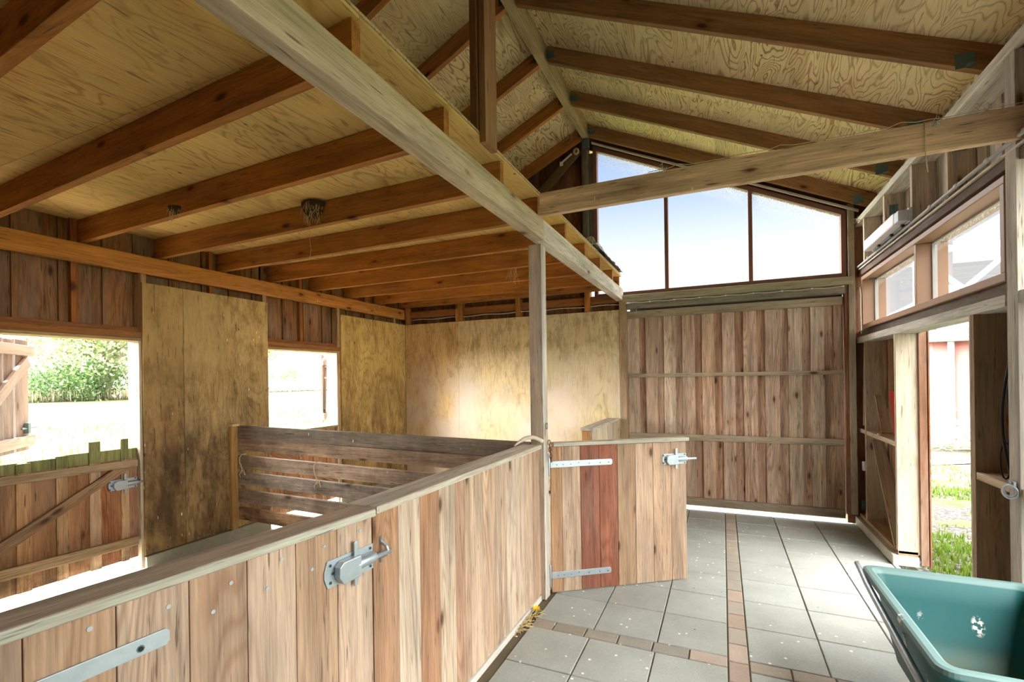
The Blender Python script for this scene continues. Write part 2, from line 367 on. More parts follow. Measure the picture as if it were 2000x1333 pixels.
# ------------------------------------------------------------------ key planes
XL, XR, YB = -4.60, 1.36, 6.20      # faces of left wall, right wall, back wall
RX, RZ, SL = -1.60, 5.00, math.tan(math.radians(25))   # ridge line and roof slope
def roofz(x): return RZ - SL * abs(x - RX)
Y0 = -1.6                            # where the modelled barn stops behind the camera
OAK = lin(178, 122, 66); ORANGE = lin(176, 112, 52); DARKOR = lin(140, 84, 40); GREYT = lin(176, 158, 128); PINE = lin(196, 164, 118)

# ================================================================== floor
def build_floor():
    mb = MB(); T = 0.4; bw = 0.105; gap = 0.007
    tilec = lin(150, 153, 146)
    mb.box(-1.25, 1.36, Y0, 6.28, -0.12, -0.010, lin(96, 86, 66), mat=2)
    bx0, bx1 = 0.008, 0.118                     # brick gutter running to the door
    cy0, cy1 = 2.93, 3.04                       # cross course of bricks
    def slab(x0, x1, y0, y1, c, m):
        x0 = max(x0, -1.19); x1 = min(x1, 1.36); y0 = max(y0, Y0); y1 = min(y1, 6.28)
        if x1 - x0 < 0.03 or y1 - y0 < 0.03: return
        h = (R() - 0.5) * 0.003; g = gap / 2; b = 0.004
        X0, X1, Y0_, Y1 = x0 + g, x1 - g, y0 + g, y1 - g
        vs = [(X0, Y0_, -0.03), (X1, Y0_, -0.03), (X1, Y1, -0.03), (X0, Y1, -0.03), (X0, Y0_, -b + h), (X1, Y0_, -b + h), (X1, Y1, -b + h), (X0, Y1, -b + h),
              (X0 + b, Y0_ + b, h), (X1 - b, Y0_ + b, h), (X1 - b, Y1 - b, h), (X0 + b, Y1 - b, h)]
        fs = [(0, 1, 5, 4), (1, 2, 6, 5), (2, 3, 7, 6), (3, 0, 4, 7), (4, 5, 9, 8), (5, 6, 10, 9), (6, 7, 11, 10), (7, 4, 8, 11), (8, 9, 10, 11)]
        mb.add(vs, fs, vs, c, m)
    # slabs beyond the cross course
    xs_r = [bx1 + T * i for i in range(5)]; xs_l = [bx0 - T * i for i in range(5)]
    ysb = [cy1 + 0.405 * i for i in range(10)]; ysf = [cy0 - 0.405 * i for i in range(13)]
    for ys, sg in ((ysb, 1), (ysf, -1)):
        for j in range(len(ys) - 1):
            a, b = sorted((ys[j], ys[j + 1]))
            for i in range(4):
                slab(xs_r[i], xs_r[i + 1], a, b, jit(tilec, 0.05, 0.01), 0)
                slab(xs_l[i + 1], xs_l[i], a, b, jit(tilec, 0.05, 0.01), 0)
    y = Y0
    cols = [lin(158, 144, 130), lin(150, 140, 126), lin(138, 132, 120), lin(154, 138, 124)]
    while y < 6.28:
        slab(bx0, bx1, y, y + 0.2, jit(random.choice(cols), 0.08), 1); y += 0.2
    x = bx1
    while x < 1.4: slab(x, x + 0.21, cy0, cy1, jit(random.choice(cols), 0.08), 1); x += 0.21
    x = bx0
    while x > -1.2: slab(x - 0.21, x, cy0, cy1, jit(random.choice(cols), 0.08), 1); x -= 0.21
    struct('floor', mb, [M['tile'], M['brick'], M['soil']])
    mb = MB(); mb.box(XL - 0.15, -1.25, Y0, YB + 0.1, -0.12, 0.03, lin(206, 202, 190), mat=0)
    struct('floor_stalls', mb, [M['curb']])
    mb = MB(); mb.box(-1.2, 1.3, 6.28, 6.5, -0.12, -0.012, lin(214, 208, 196)); struct('trim_1', mb, [M['curb']])
build_floor()

# ================================================================== roof
def build_roof():
    mb = MB(); base = lin(228, 210, 160)
    th = 0.018
    # sheets of ply laid across the rafters
    for side in (-1, 1):
        xe = RX + side * 3.55
        L = math.hypot(3.55, SL * 3.55)
        ax = V((side, 0, -SL)).normalized(); ay = V((0, 1, 0)); az = V((side * SL, 0, 1)).normalized()
        ys = [Y0 - 0.3, 0.12, 1.29, 2.51, 3.73, 4.95, 6.95]
        for j in range(len(ys) - 1):
            cuts = [0.0, 1.22 + (0.5 if j % 2 else 0), 2.44 + (0.5 if j % 2 else 0), L]
            for i in range(3):
                o = V((RX, ys[j] + 0.0015, RZ)) + ax * (cuts[i] + 0.001)
                mb.frame_box(o, ay, ax, az, ys[j + 1] - ys[j] - 0.003, cuts[i + 1] - cuts[i] - 0.002, th, jit(base, 0.07, 0.02))
        # weather skin above, so no light leaks through the joints
        o = V((RX, Y0 - 0.3, RZ)) + az * 0.03
        mb.frame_box(o, ax, ay, az, L + 0.25, 8.6, 0.05, lin(90, 90, 90), mat=1)
    struct('ceiling', mb, [M['ply_roof'], M['curb']])
build_roof()

RAF_Y = [-1.17, -0.36, 0.45, 1.26, 2.07, 2.88, 3.69, 4.50, 5.31, 6.12]
ordn = ['', '', '', 'first', 'second', 'third', 'fourth', 'fifth', 'sixth', 'seventh']
def rafter(y, side, label):
    xa = RX + side * 0.042; xb = (XR + 0.19) if side > 0 else (XL - 0.13)
    dv = 0.165
    mb = MB(); t = jit(lin(160, 120, 78) if side > 0 else lin(182, 124, 62), 0.07, 0.015)
    za, zb = roofz(xa), roofz(xb)
    mb.prism([(xa, y, za), (xb, y, zb), (xb, y, zb - dv), (xa, y, za - dv)], (0, 0.048, 0), (side, 0, -SL), t)
    o = one('rafter', mb, M['timber'], label, 'rafter', 'roof rafters', 0.002)
    # folded nail plates at the ridge and at the wall end
    h = MB(); cx = RX + side * 0.047
    zc = roofz(cx) - 0.10
    h.box(cx, cx + side * 0.065, y - 0.004, y, zc - 0.035, zc + 0.035); h.box(cx, cx + side * 0.004, y - 0.05, y, zc - 0.035, zc + 0.035)
    h.build('joist_hanger', M['zinc_dark'], o)
    if side > 0:
        h = MB(); z2 = roofz(XR - 0.01) - 0.115
        h.box(XR - 0.06, XR + 0.03, y - 0.004, y, z2 - 0.05, z2 + 0.04); h.box(XR - 0.012, XR + 0.03, y - 0.05, y, z2 - 0.05, z2 - 0.046)
        for a in (-0.045, -0.025, 0.0):
            for b in (-0.035, 0.0, 0.025): h.cyl((XR + a, y - 0.006, z2 + b), (XR + a, y - 0.003, z2 + b), 0.004, 6)
        h.build('joist_hanger', M['zinc_dark'], o)
    return o
n_ = len(RAF_Y)
ords = ['last', 'second', 'third', 'fourth', 'fifth', 'sixth', 'seventh', 'eighth', 'ninth', 'tenth']
for i, y in enumerate(RAF_Y):
    if y < 0: continue
    k = n_ - 1 - i
    a = 'against the gable wall' if k == 0 else '%s rafter counting from the gable wall' % ords[k]
    rafter(y, 1, 'brown sawn rafter of the right-hand roof slope, ' + a)
    rafter(y, -1, 'orange-brown rafter of the slope over the loft, ' + a)
mb = MB()
mb.beam((RX - 0.01, 2.7, 4.905), (RX - 0.01, 6.17, 4.905), 0.08, 0.21, lin(190, 170, 126)); mb.beam((RX - 0.01, Y0, 4.905), (RX - 0.01, 2.698, 4.905), 0.08, 0.21, lin(180, 158, 112))
rb = one('ridge_beam', mb, M['timber'], 'pale straight ridge beam under the peak of the roof', 'beam', None, 0.003)
h = MB(); h.box(RX - 0.052, RX + 0.032, 6.10, 6.175, 4.70, 4.80); h.box(RX - 0.052, RX + 0.032, 6.095, 6.1, 4.66, 4.79); h.build('steel_shoe', M['zinc_dark'], rb)
# hanging post standing on the loft edge, up to a right-hand rafter
mb = MB(); mb.box(-1.232, -1.192, 2.27, 2.43, 2.994, roofz(-1.19) - 0.15, lin(122, 78, 44)); mb.box(-1.188, -1.15, 2.29, 2.435, 2.93, roofz(-1.16) - 0.15, lin(150, 112, 72))
one('hanging_post', mb, M['timber'], 'dark brown upright between the loft edge and the roof', 'post', None, 0.002)

# ================================================================== loft
JY = [-0.55, 0.08, 0.735, 1.335, 1.955, 2.585, 3.215, 3.865, 4.50, 5.13, 5.76]
JL = [-0.45, 0.25, 0.93, 1.50, 2.05, 2.62, 3.20, 3.79, 4.38, 4.98, 5.58]      # where each joist meets the field-side wall
def loft_joist(y, label):
    mb = MB(); yl = JL[JY.index(y)]; mb.prism([(XL - 0.1, yl, 2.780), (-1.205, y, 2.797), (-1.205, y, 2.957), (XL - 0.1, yl, 2.957)], (0, 0.046, 0), (1, 0, 0), jit(lin(174, 114, 48), 0.06, 0.015))
    return one('loft_joist', mb, M['timber'], label, 'joist', 'joists under the hay loft', 0.002)
cnt = ['', 'second', 'third', 'fourth', 'fifth', 'sixth', 'seventh', 'eighth', 'ninth', 'tenth', 'eleventh', 'twelfth']
for i, y in enumerate(JY):
    if y < 0: continue
    k = len(JY) - i
    loft_joist(y, 'orange-brown loft joist, %s counting forward from the back wall joist' % cnt[k])
mb = MB(); mb.box(XL - 0.1, -1.21, 6.19, 6.235, 2.797, 2.957, lin(170, 112, 50))
one('loft_joist', mb, M['timber'], 'orange-brown loft joist lying along the back wall', 'joist', 'joists under the hay loft', 0.002)
mb = MB()
ys = [Y0, 0.10, 1.36, 2.607, 3.888, 5.15, 6.24]
for j in range(len(ys) - 1):
    for (a, b) in ((XL - 0.1, -2.42), (-2.418, -1.19)):
        mb.box(a, b, ys[j], ys[j + 1] - 0.002, 2.960, 2.975, jit(lin(218, 184, 108), 0.05, 0.02), ax=1)
        mb.box(a, b, ys[j], ys[j + 1] - 0.002, 2.981, 2.993, jit(lin(200, 180, 140), 0.05, 0.02), ax=0)
one('loft_deck', mb, M['ply_deck'], 'plywood deck of the hay loft seen from below', 'loft')
mb = MB(); mb.box(-1.255, -1.165, Y0, 3.235, 2.645, 2.793, lin(200, 182, 152))
one('loft_beam', mb, M['timber_old'], 'long grey-tan beam under the loft edge, near length ending at the post', 'beam', 'beams carrying the loft edge', 0.004)
mb = MB(); mb.box(-1.255, -1.165, 3.238, 6.24, 2.645, 2.793, lin(222, 216, 202))  # far length tinted paler than the near one, gable light in its colour
one('loft_beam', mb, M['timber_old'], 'loft-edge beam tinted pale for gable light, far length from post to back wall', 'beam', 'beams carrying the loft edge', 0.004)
mb = MB(); mb.box(-1.318, -1.226, 3.302, 3.40, 0.0, 2.644, lin(180, 160, 140)); mb.box(-1.2255, -1.215, 3.302, 3.40, 0.0, 2.644, lin(196, 190, 176))  # post's right face takes a paler strip, its lit side put into the colour
lp = one('loft_post', mb, M['timber_old'], 'worn square post carrying the loft beam where the stall walls meet', 'post', None, 0.004)
mb = MB(); P0 = V((-1.20, 3.33, 1.29)); mb.tube([P0 + V((0.0, 0.018 * math.cos(a), 0.022 * math.sin(a))) for a in [i * math.pi / 8 for i in range(16)]], 0.003, 6, closed=True)
mb.build('ring', M['zinc_dark'], lp)
# tie beam across the aisle
mb = MB(); mb.box(-1.165, XR + 0.12, 3.15, 3.197, 2.797, 2.955, lin(220, 188, 154))
one('tie_beam', mb, M['tie'], 'stained cross beam spanning the aisle below the gable window', 'beam', None, 0.003)

# ledger along the left wall
mb = MB(); mb.box(-4.645, -4.598, Y0, YB, 2.612, 2.765, lin(202, 138, 66))
one('ledger_beam', mb, M['timber_spot'], 'orange-brown ledger beam running along the field-side wall above the panels', 'beam', None, 0.003)

# ================================================================== left wall (field side)
OP = [(1.42, 2.46), (3.70, 4.76)]        # two stable openings
def clad(mb, axis, u0, u1, z0f, z1f, face, depth, c, w=0.185, lap=0.035, mat=0, step=0.022):
    """board-on-board cladding between u0 and u1; z0f/z1f functions of u"""
    u = u0; k = 0
    while u < u1 - 0.01:
        ww = w * (0.85 + 0.3 * R()) if k % 2 == 0 else w * (0.5 + 0.12 * R())
        a, b = u, min(u1, u + ww); ff = face if k % 2 else face - math.copysign(step, depth)
        za, zb = z0f((a + b) / 2), z1f((a + b) / 2)
        if zb > za + 0.02:
            t = jit(c, 0.12, 0.04)
            a2 = a - (0.01 if k % 2 == 0 else 0) ; b2 = b + (0.01 if k % 2 == 0 else 0)
            if axis == 'y': mb.box(ff, ff + depth, a2, b2, za, zb, t, ax=2, mat=mat)
            else: mb.box(a2, b2, ff, ff + depth, za, zb, t, ax=2, mat=mat)
        u = b; k += 1
def build_wall_left():
    mb = MB(); c = lin(142, 98, 56)
    top = roofz(XL - 0.15)
    spans = [(Y0, OP[0][0], 0.05), (OP[0][0], OP[0][1], 2.02), (OP[0][1], OP[1][0], 0.05), (OP[1][0], OP[1][1], 2.02), (OP[1][1], YB + 0.15, 0.05)]
    for a, b, z in spans: clad(mb, 'y', a, b, lambda u, z=z: z, lambda u: top, XL - 0.125, -0.022, c)
    mb.box(XL - 0.175, XL - 0.185, Y0, OP[0][0], 0.0, top, DARKOR); mb.box(XL - 0.175, XL - 0.185, OP[0][1], OP[1][0], 0.0, top, DARKOR)
    mb.box(XL - 0.175, XL - 0.185, OP[1][1], YB + 0.15, 0.0, top, DARKOR)
    for a, b in OP: mb.box(XL - 0.175, XL - 0.185, a, b, 2.03, top, DARKOR)
    struct('wall_left', mb, [M['board_old']], 0.0)
    mb = MB()
    for a, b in ((Y0, OP[0][0]), (OP[0][1], OP[1][0]), (OP[1][1], YB)):
        mb.box(XL - 0.16, XL + 0.03, a, b, 0.0, 0.15, lin(150, 148, 130))
    struct('baseboard_left', mb, [M['curb']], 0.006)
build_wall_left()
def stud(name, x0, x1, y0, y1, z0, z1, c, label, group, mat='timber'):
    mb = MB(); mb.box(x0, x1, y0, y1, z0, z1, c, ax=2); return one(name, mb, M[mat], label, 'stud', group, 0.002)
sx0, sx1 = XL - 0.12, XL - 0.006
lab = {2.46: 'jamb stud between the near stable opening and the tall plywood panel', 3.655: 'jamb stud behind the plywood edge before the second opening',
       4.76: 'jamb stud between the second opening and the corner panel', 5.93: 'stud behind the plywood near the back corner'}
for y, t in lab.items(): stud('wall_stud', sx0, sx1, y + 0.002, y + 0.045, 0.15, 2.61, lin(186, 150, 104), 'brown ' + t, 'studs of the field-side wall')
for k, (a, b) in enumerate(OP):
    wh = ('near', 'second')[k]
    stud('door_jamb', XL - 0.165, XL - 0.004, b - 0.022, b, 0.05, 2.02, lin(196, 180, 152), 'pale flat jamb board lining the %s stable opening' % wh, 'jamb boards', 'timber_old')
    mb = MB(); mb.box(XL - 0.17, XL - 0.005, a, b + 0.04, 2.02, 2.045, lin(176, 150, 104)); mb.box(XL - 0.03, XL - 0.005, a, b + 0.04, 2.046, 2.10, lin(158, 104, 52)); mb.box(XL - 0.06, XL - 0.035, a, b + 0.04, 2.08, 2.14, lin(146, 96, 50))
    one('door_lintel', mb, M['timber'], 'brown header boards over the %s stable opening' % wh, 'lintel', 'lintels over the openings', 0.002)
for y, nm in ((0.8, 'first'), (2.0, 'second'), (3.1, 'third'), (4.2, 'fourth'), (5.35, 'fifth')):
    stud('wall_stud', sx0, sx1 - 0.05, y, y + 0.045, 2.1 if y < 2.2 or y > 3.9 and y < 4.5 else 2.5, roofz(XL), lin(158, 98, 48), 'short orange-brown stud above the ledger, %s from the near end' % nm, 'studs above the ledger')
# plywood lining of the stalls
def panel_y(y0, y1, z0, z1, c, label, mat='ply_wall', x=XL):
    mb = MB(); mb.box(x - 0.004, x + 0.012, y0, y1, z0, z1, c, ax=2); return one('plywood_panel', mb, M[mat], label, 'wall panel', 'plywood stall panels')
panel_y(2.462, 2.80, 0.158, 2.53, lin(182, 152, 96), 'narrow tall plywood panel beside the near stable opening')
panel_y(2.804, 3.70, 0.158, 2.53, lin(192, 164, 108), 'wide stained plywood panel between the two stable openings')
panel_y(4.805, 6.185, 0.158, 2.53, lin(204, 174, 104), 'yellowish plywood panel in the corner beyond the second opening')
def panel_x(x0, x1, z0, z1, c, label):
    mb = MB(); mb.box(x0, x1, YB - 0.012, YB + 0.004, z0, z1, c, ax=2); return one('plywood_panel', mb, M['ply_back'], label, 'wall panel', 'plywood stall panels')
panel_x(-4.585, -3.62, 0.10, 2.525, lin(200, 168, 112), 'orange-toned plywood panel on the back wall next to the stall corner')
panel_x(-3.617, -2.41, 0.10, 2.525, lin(206, 184, 136), 'pale middle plywood panel on the back wall of the stall')
panel_x(-2.407, -1.215, 0.10, 2.525, lin(196, 180, 138), 'mould-specked plywood panel on the back wall beside the sliding door')
# patch cut square into the wide panel, rubbed holes
mb = MB(); mb.box(XL + 0.0125, XL + 0.0165, 2.70, 3.56, 1.10, 2.46, lin(182, 150, 86), ax=2)

# ================================================================== back wall
def build_back():
    mb = MB(); c = lin(120, 74, 42)
    clad(mb, 'x', XL - 0.15, RX - 0.02, lambda u: 0.0, lambda u: roofz(u) - 0.02, YB + 0.125, 0.022, c)
    clad(mb, 'x', RX - 0.02, -1.22, lambda u: 0.0, lambda u: 2.70, YB + 0.125, 0.022, c)
    mb.box(XL - 0.15, -1.22, YB + 0.17, YB + 0.18, 0, 2.70, DARKOR)
    mb.prism([(XL - 0.15, YB + 0.17, 2.70), (RX - 0.02, YB + 0.17, 2.70), (RX - 0.02, YB + 0.17, roofz(RX - 0.02) - 0.01), (XL - 0.15, YB + 0.17, roofz(XL - 0.15) - 0.01)], (0, 0.01, 0), (0, 0, 1), DARKOR)
    clad(mb, 'x', 1.26, XR + 0.2, lambda u: 0.0, lambda u: roofz(u) - 0.02, YB + 0.125, 0.022, c)
    mb.box(1.26, XR + 0.2, YB + 0.17, YB + 0.18, 0, 3.60, DARKOR)
    struct('wall_back', mb, [M['board_old']])
build_back()
for x, z0, z1, w, t in ((-4.585, 2.53, 2.795, 0.045, 'in the stall corner'), (-3.67, 2.53, 2.795, 0.11, 'nearest the stall corner'), (-2.68, 2.53, 2.795, 0.065, 'in the middle of the stall wall'), (-1.675, 2.53, 2.795, 0.07, 'nearest the sliding door')):
    stud('wall_stud', x, x + w, YB + 0.0, YB + 0.10, z0, z1, lin(172, 116, 56), 'short upright block above the back plywood, ' + t, 'blocks above the back panels')
mb = MB(); mb.box(XL, -1.22, YB + 0.05, YB + 0.085, 2.63, 2.735, lin(150, 94, 46)); 
one('wall_rail', mb, M['timber'], 'brown horizontal rail behind the blocks above the back plywood', 'rail', None, 0.002)
stud('gable_post', -1.675, -1.605, YB - 0.03, YB + 0.09, 2.995, 4.69, lin(104, 100, 84), 'slim grey-green post beside the gable window, up to the ridge', None, 'timber_old')
mb = MB(); mb.beam((-2.42, YB + 0.02, 4.10), (-1.73, YB + 0.02, 4.72), 0.05, 0.11, lin(112, 94, 56))
one('gable_brace', mb, M['timber_old'], 'diagonal brace beside the gable window above the loft', 'brace', None, 0.003)
mb = MB(); mb.box(-2.6, -1.68, YB + 0.02, YB + 0.07, 3.42, 3.53, lin(104, 92, 66)); one('gable_noggin', mb, M['timber_old'], 'short horizontal board low on the gable wall above the loft', 'board')
# door post at the loft end, jambs of the sliding door, beams above it
stud('door_post', -1.212, -1.128, 6.24 - 0.06, 6.30, 0.0, 2.643, lin(158, 130, 94), 'upright post between back plywood panel and sliding door', 'posts of the sliding door', 'timber_old')
stud('door_post', 1.268, 1.325, 6.20, 6.30, 0.12, 3.5, lin(160, 148, 122), 'pale square post to the right of the sliding door', 'posts of the sliding door', 'timber_old')
stud('door_post', 1.236, 1.267, 6.23, 6.33, 0.10, 2.62, lin(130, 86, 58), 'red-brown jamb strip along the edge of the sliding door', 'posts of the sliding door', 'timber_old')
mb = MB(); mb.box(-1.165, 1.30, 6.17, 6.26, 2.622, 2.705, lin(160, 154, 128)); one('door_beam', mb, M['timber_old'], 'grey-green beam just under the gable window', 'beam', 'beams over the sliding door', 0.004)
mb = MB(); mb.box(-1.125, 1.236, 6.21, 6.30, 2.530, 2.600, lin(128, 124, 106)); db = one('door_beam', mb, M['timber_old'], 'darker lower beam with cable over the sliding door', 'beam', 'beams over the sliding door', 0.004)
mb = MB(); mb.box(-1.10, 1.235, 6.345, 6.40, 2.44, 2.69, lin(60, 56, 50)); one('door_track', mb, M['timber_old'], 'dark sliding track housing above the door', 'track')
# cable along the lower beam
def cable(pts, r, mat, name, label, cat='cable', clips=0.3, par=None, n=6):
    mb = MB(); mb.tube(pts, r, n); o = one(name, mb, M[mat], label, cat) if par is None else mb.build(name, M[mat], par); return o
pts = [(-1.12 + 2.34 * i / 40, 6.203, 2.604 + 0.003 * math.sin(i * 1.3)) for i in range(41)]
cb = cable(pts, 0.0055, 'cable', 'wall_cable', 'thin white cable clipped under the beam over the sliding door')
mb = MB()
for i in range(0, 41, 5): p = pts[i]; mb.box(p[0] - 0.008, p[0] + 0.008, 6.196, 6.21, p[2] - 0.008, p[2] + 0.008)
tag(mb.build('cable_clip', M['white_plastic'], cb), kind='stuff')
pts = [(-4.5 + 3.35 * i / 40, YB + 0.042, 2.602 + 0.006 * math.sin(i * 0.9)) for i in range(41)]
cable(pts, 0.0055, 'cable', 'wall_cable', 'thin white cable running above the stall back panels')

# ================================================================== sliding door
def door_boards(mb, x0, x1, z0, z1, yf, cols, w1=0.13, w2=0.095):
    x = x0; k = 0
    while x < x1 - 0.01:
        w = (w1 if k % 2 == 0 else w2) * (0.93 + 0.14 * R()); b = min(x1, x + w); c = jit(random.choice(cols[k % 2]), 0.08, 0.02)
        if k % 2 == 0: mb.box(x - 0.004, b + 0.004, yf, yf + 0.02, z0, z1, c, ax=2)
        else: mb.box(x - 0.02, b + 0.02, yf + 0.022, yf + 0.042, z0 + 0.01 * R(), z1, c, ax=2)
        x = b; k += 1
mb = MB(); mb.box(-1.17, -1.095, 6.345, 6.36, 0.06, 2.50, lin(120, 96, 74)); one('cover_board', mb, M['timber_old'], 'brown strip closing the gap at the left edge of the sliding door', 'board')
root = thing('sliding_door', (0.05, 6.3, 0.05), 'large boarded sliding barn door of weathered planks under the gable window', 'door')
mb = MB()
door_boards(mb, -1.122, 1.228, 0.075, 2.50, 6.295, ([lin(188, 160, 136), lin(190, 170, 146), lin(178, 150, 124)], [lin(172, 134, 106), lin(164, 128, 102), lin(174, 144, 118)]))
mb.build('boarding', M['board_old'], root, 0.0015)
for z0, z1, c in ((2.415, 2.508, lin(158, 144, 116)), (1.645, 1.690, lin(160, 146, 120)), (0.853, 0.926, lin(162, 148, 124)), (0.052, 0.148, lin(132, 118, 96))):
    mb = MB(); mb.box(-1.124, 1.224, 6.27, 6.295, z0, z1, c); mb.build('rail', M['timber_old'], root, 0.002)
mb = MB(); mb.box(-1.05, -0.96, 6.255, 6.262, 2.485, 2.491); mb.box(-1.01, -1.0, 6.25, 6.256, 2.485, 2.53); mb.build('door_hanger', M['zinc'], root)

# ================================================================== gable window
root = thing('window_1', (-0.14, 6.28, 2.72), 'big sloped gable window with brown frame above the sliding door', 'window'); root['kind'] = 'structure'
WY0, WY1 = 6.24, 6.33
def wtop(x): return roofz(x) - 0.285
x0, x1 = -1.545, 1.262; fr = 0.05
mb = MB(); pb = lin(128, 78, 62)
mb.prism([(x0, WY0, 2.707), (x1, WY0, 2.707), (x1, WY0, 2.76), (x0, WY0, 2.76)], (0, 0.09, 0), (1, 0, 0), pb)
for a, b in ((x0, x0 + fr), (x1 - fr, x1)):
    mb.prism([(a, WY0, 2.76), (b, WY0, 2.76), (b, WY0, wtop(b)), (a, WY0, wtop(a))], (0, 0.09, 0), (0, 0, 1), pb)
mb.prism([(x0, WY0, wtop(x0)), (x1, WY0, wtop(x1)), (x1, WY0, wtop(x1) + 0.06), (x0, WY0, wtop(x0) + 0.06)], (0, 0.09, 0), (1, 0, -SL), pb)
for xm in (-0.645, 0.30):
    mb.prism([(xm, WY0, 2.76), (xm + 0.045, WY0, 2.76), (xm + 0.045, WY0, wtop(xm + 0.045)), (xm, WY0, wtop(xm))], (0, 0.09, 0), (0, 0, 1), pb)
mb.build('window_frame', M['paint_brown'], root, 0.003)
mb = MB(); mb.prism([(x0, 6.18, roofz(x0) - 0.222), (x1 + 0.1, 6.18, roofz(x1 + 0.1) - 0.222), (x1 + 0.1, 6.18, roofz(x1 + 0.1) - 0.200), (x0, 6.18, roofz(x0) - 0.200)], (0, 0.03, 0), (1, 0, -SL), lin(214, 206, 190))
mb.build('frame_bead', M['timber_old'], root)
mb = MB(); mb.prism([(x0 - 0.1, 6.33, wtop(x0) + 0.05 + 0.02), (x1, 6.33, wtop(x1) + 0.05), (XR + 0.2, 6.33, roofz(XR + .2)), (x0 - 0.1, 6.33, RZ - 0.02)], (0, 0.03, 0), (1, 0, -SL), lin(90, 62, 50)); mb.build('head_board', M['timber'], root)
panes = [(x0 + fr, -0.645), (-0.60, 0.30), (0.345, x1 - fr)]
for a, b in panes:
    mb = MB(); N = 10; vs = []; rim = []; fs = []
    for i in range(N + 1):
        x = a + (b - a) * i / N; zt = wtop(x)
        for j in range(N + 1):
            z = 2.76 + (zt - 2.76) * j / N; vs.append((x, 6.29, z)); d = (zt - z) / 0.28; rim.append(max(0, 1 - d) if d < 1 else 0)
    for i in range(N):
        for j in range(N): q = i * (N + 1) + j; fs.append((q, q + N + 1, q + N + 2, q + 1))
    mb.add(vs, fs, vs); mb.rim = rim; mb.build('window_pane', M['glass'], root)
mb = MB(); mb.box(x0, x1, 6.19, 6.25, 2.700, 2.712, lin(92, 88, 80)); mb.build('window_sill', M['timber_old'], root)

# ================================================================== right wall
XO = XR + 0.17                                  # outer boarding plane
DO = (3.72, 5.06)                               # doorway in the right wall
WZ0, WZ1 = 2.10, 2.68
def build_right():
    mb = MB(); c = lin(220, 210, 194)
    seg = [(Y0, 0.7, 0.06, 2.06), (3.02, DO[0], 0.06, 2.06), (DO[1], YB + 0.15, 0.06, 2.06)]  # stretch of wall out of view left open to let light in
    for a, b, z0, z1 in seg: clad(mb, 'y', a, b, lambda u, z0=z0: z0, lambda u, z1=z1: z1, XO, 0.02, lin(140, 104, 68), w=0.13, mat=0)
    clad(mb, 'y', Y0, YB + 0.15, lambda u: 2.74, lambda u: roofz(XO) + 0.03, XO, 0.02, c, w=0.12, step=0.02, mat=1)
    mb.box(XO + 0.05, XO + 0.06, Y0, 0.7, 0.0, 2.10, DARKOR); mb.box(XO + 0.05, XO + 0.06, 3.02, DO[0], 0.0, 2.10, DARKOR); mb.box(XO + 0.05, XO + 0.06, DO[1], YB + 0.15, 0.0, 2.10, DARKOR)
    mb.box(XO + 0.05, XO + 0.06, Y0, YB + 0.15, 2.70, 3.60, DARKOR)
    struct('wall_right', mb, [M['board_old'], M['timber_old']])
    mb = MB(); mb.box(1.318, XO - 0.03, DO[1] - 0.02, YB + 0.1, 0, 0.085, lin(172, 168, 150)); mb.box(1.318, XO - 0.03, 3.02, DO[0] - 0.02, 0, 0.085, lin(172, 168, 150))
    struct('baseboard_right', mb, [M['curb']], 0.005)
build_right()
mb = MB(); clad(mb, 'x', XL - 0.15, XR + 0.2, lambda u: 0.0, lambda u: roofz(u) - 0.02, Y0, -0.022, lin(150, 118, 84)); mb.box(XL - 0.15, XR + 0.2, Y0 - 0.05, Y0 - 0.06, 0, 3.5, DARKOR)
struct('wall_front', mb, [M['board_old']])
gs = 'studs of the doorway wall'
stud('wall_stud', XR, XO - 0.02, DO[1], DO[1] + 0.045, 0.10, 1.985, lin(198, 184, 160), 'broad pale stud face at the far side of the doorway', gs, 'timber_old')
stud('wall_stud', XR, XO - 0.02, 5.10 + 0.91 - 0.0, 5.98 + 0.075, 0.10, 1.985, lin(168, 146, 116), 'brown stud between the two recessed bays beyond the doorway', gs, 'timber_old')
stud('wall_stud', XR, XO + 0.0, DO[0] - 0.05, DO[0] - 0.005, 0.0, 1.985, lin(148, 122, 92), 'brown knotty stud at the near side of the doorway', gs, 'timber_old')
stud('wall_stud', XR - 0.003, XO, 3.20, 3.30, 0.0, 3.26, lin(190, 184, 172), 'tall pale doubled stud rising past the cross beam', gs, 'timber_old')
stud('door_jamb', XO - 0.018, XO + 0.035, DO[1] - 0.02, DO[1] + 0.0, 0.02, 2.0, lin(132, 92, 66), 'red-brown rebated jamb strip in the doorway', None, 'timber_old')
stud('door_jamb', XR + 0.0, XR + 0.02, DO[0] - 0.005, DO[0] + 0.012, 0.0, 2.0, lin(196, 186, 166), 'thin pale jamb strip on the near side of the doorway', None, 'timber_old')
mb = MB(); mb.box(XR, XO - 0.03, DO[1], YB + 0.1, 0.085, 0.125, lin(164, 132, 96)); one('sole_plate', mb, M['timber_old'], 'wooden sole plate on the curb beyond the doorway', 'plate', None, 0.003)
mb = MB(); mb.box(XR - 0.006, XO, 3.31, YB + 0.1, 1.985, 2.048, lin(198, 196, 184)); one('wall_plate', mb, M['timber_old'], 'pale horizontal plate under the side window and over the doorway', 'plate', 'plates of the doorway wall', 0.003)
mb = MB(); mb.box(XR - 0.006, XO, 3.02, 3.19, 1.985, 2.048, lin(198, 196, 184)); one('wall_plate', mb, M['timber_old'], 'pale horizontal plate ending at the tall doubled stud', 'plate', 'plates of the doorway wall', 0.003)
mb = MB(); mb.box(XR - 0.01, XO - 0.02, Y0 + 0.01, YB + 0.12, 3.262, 3.325, lin(232, 228, 216)); one('top_plate', mb, M['timber_old'], 'long pale top plate under the rafter ends', 'plate', None, 0.003)
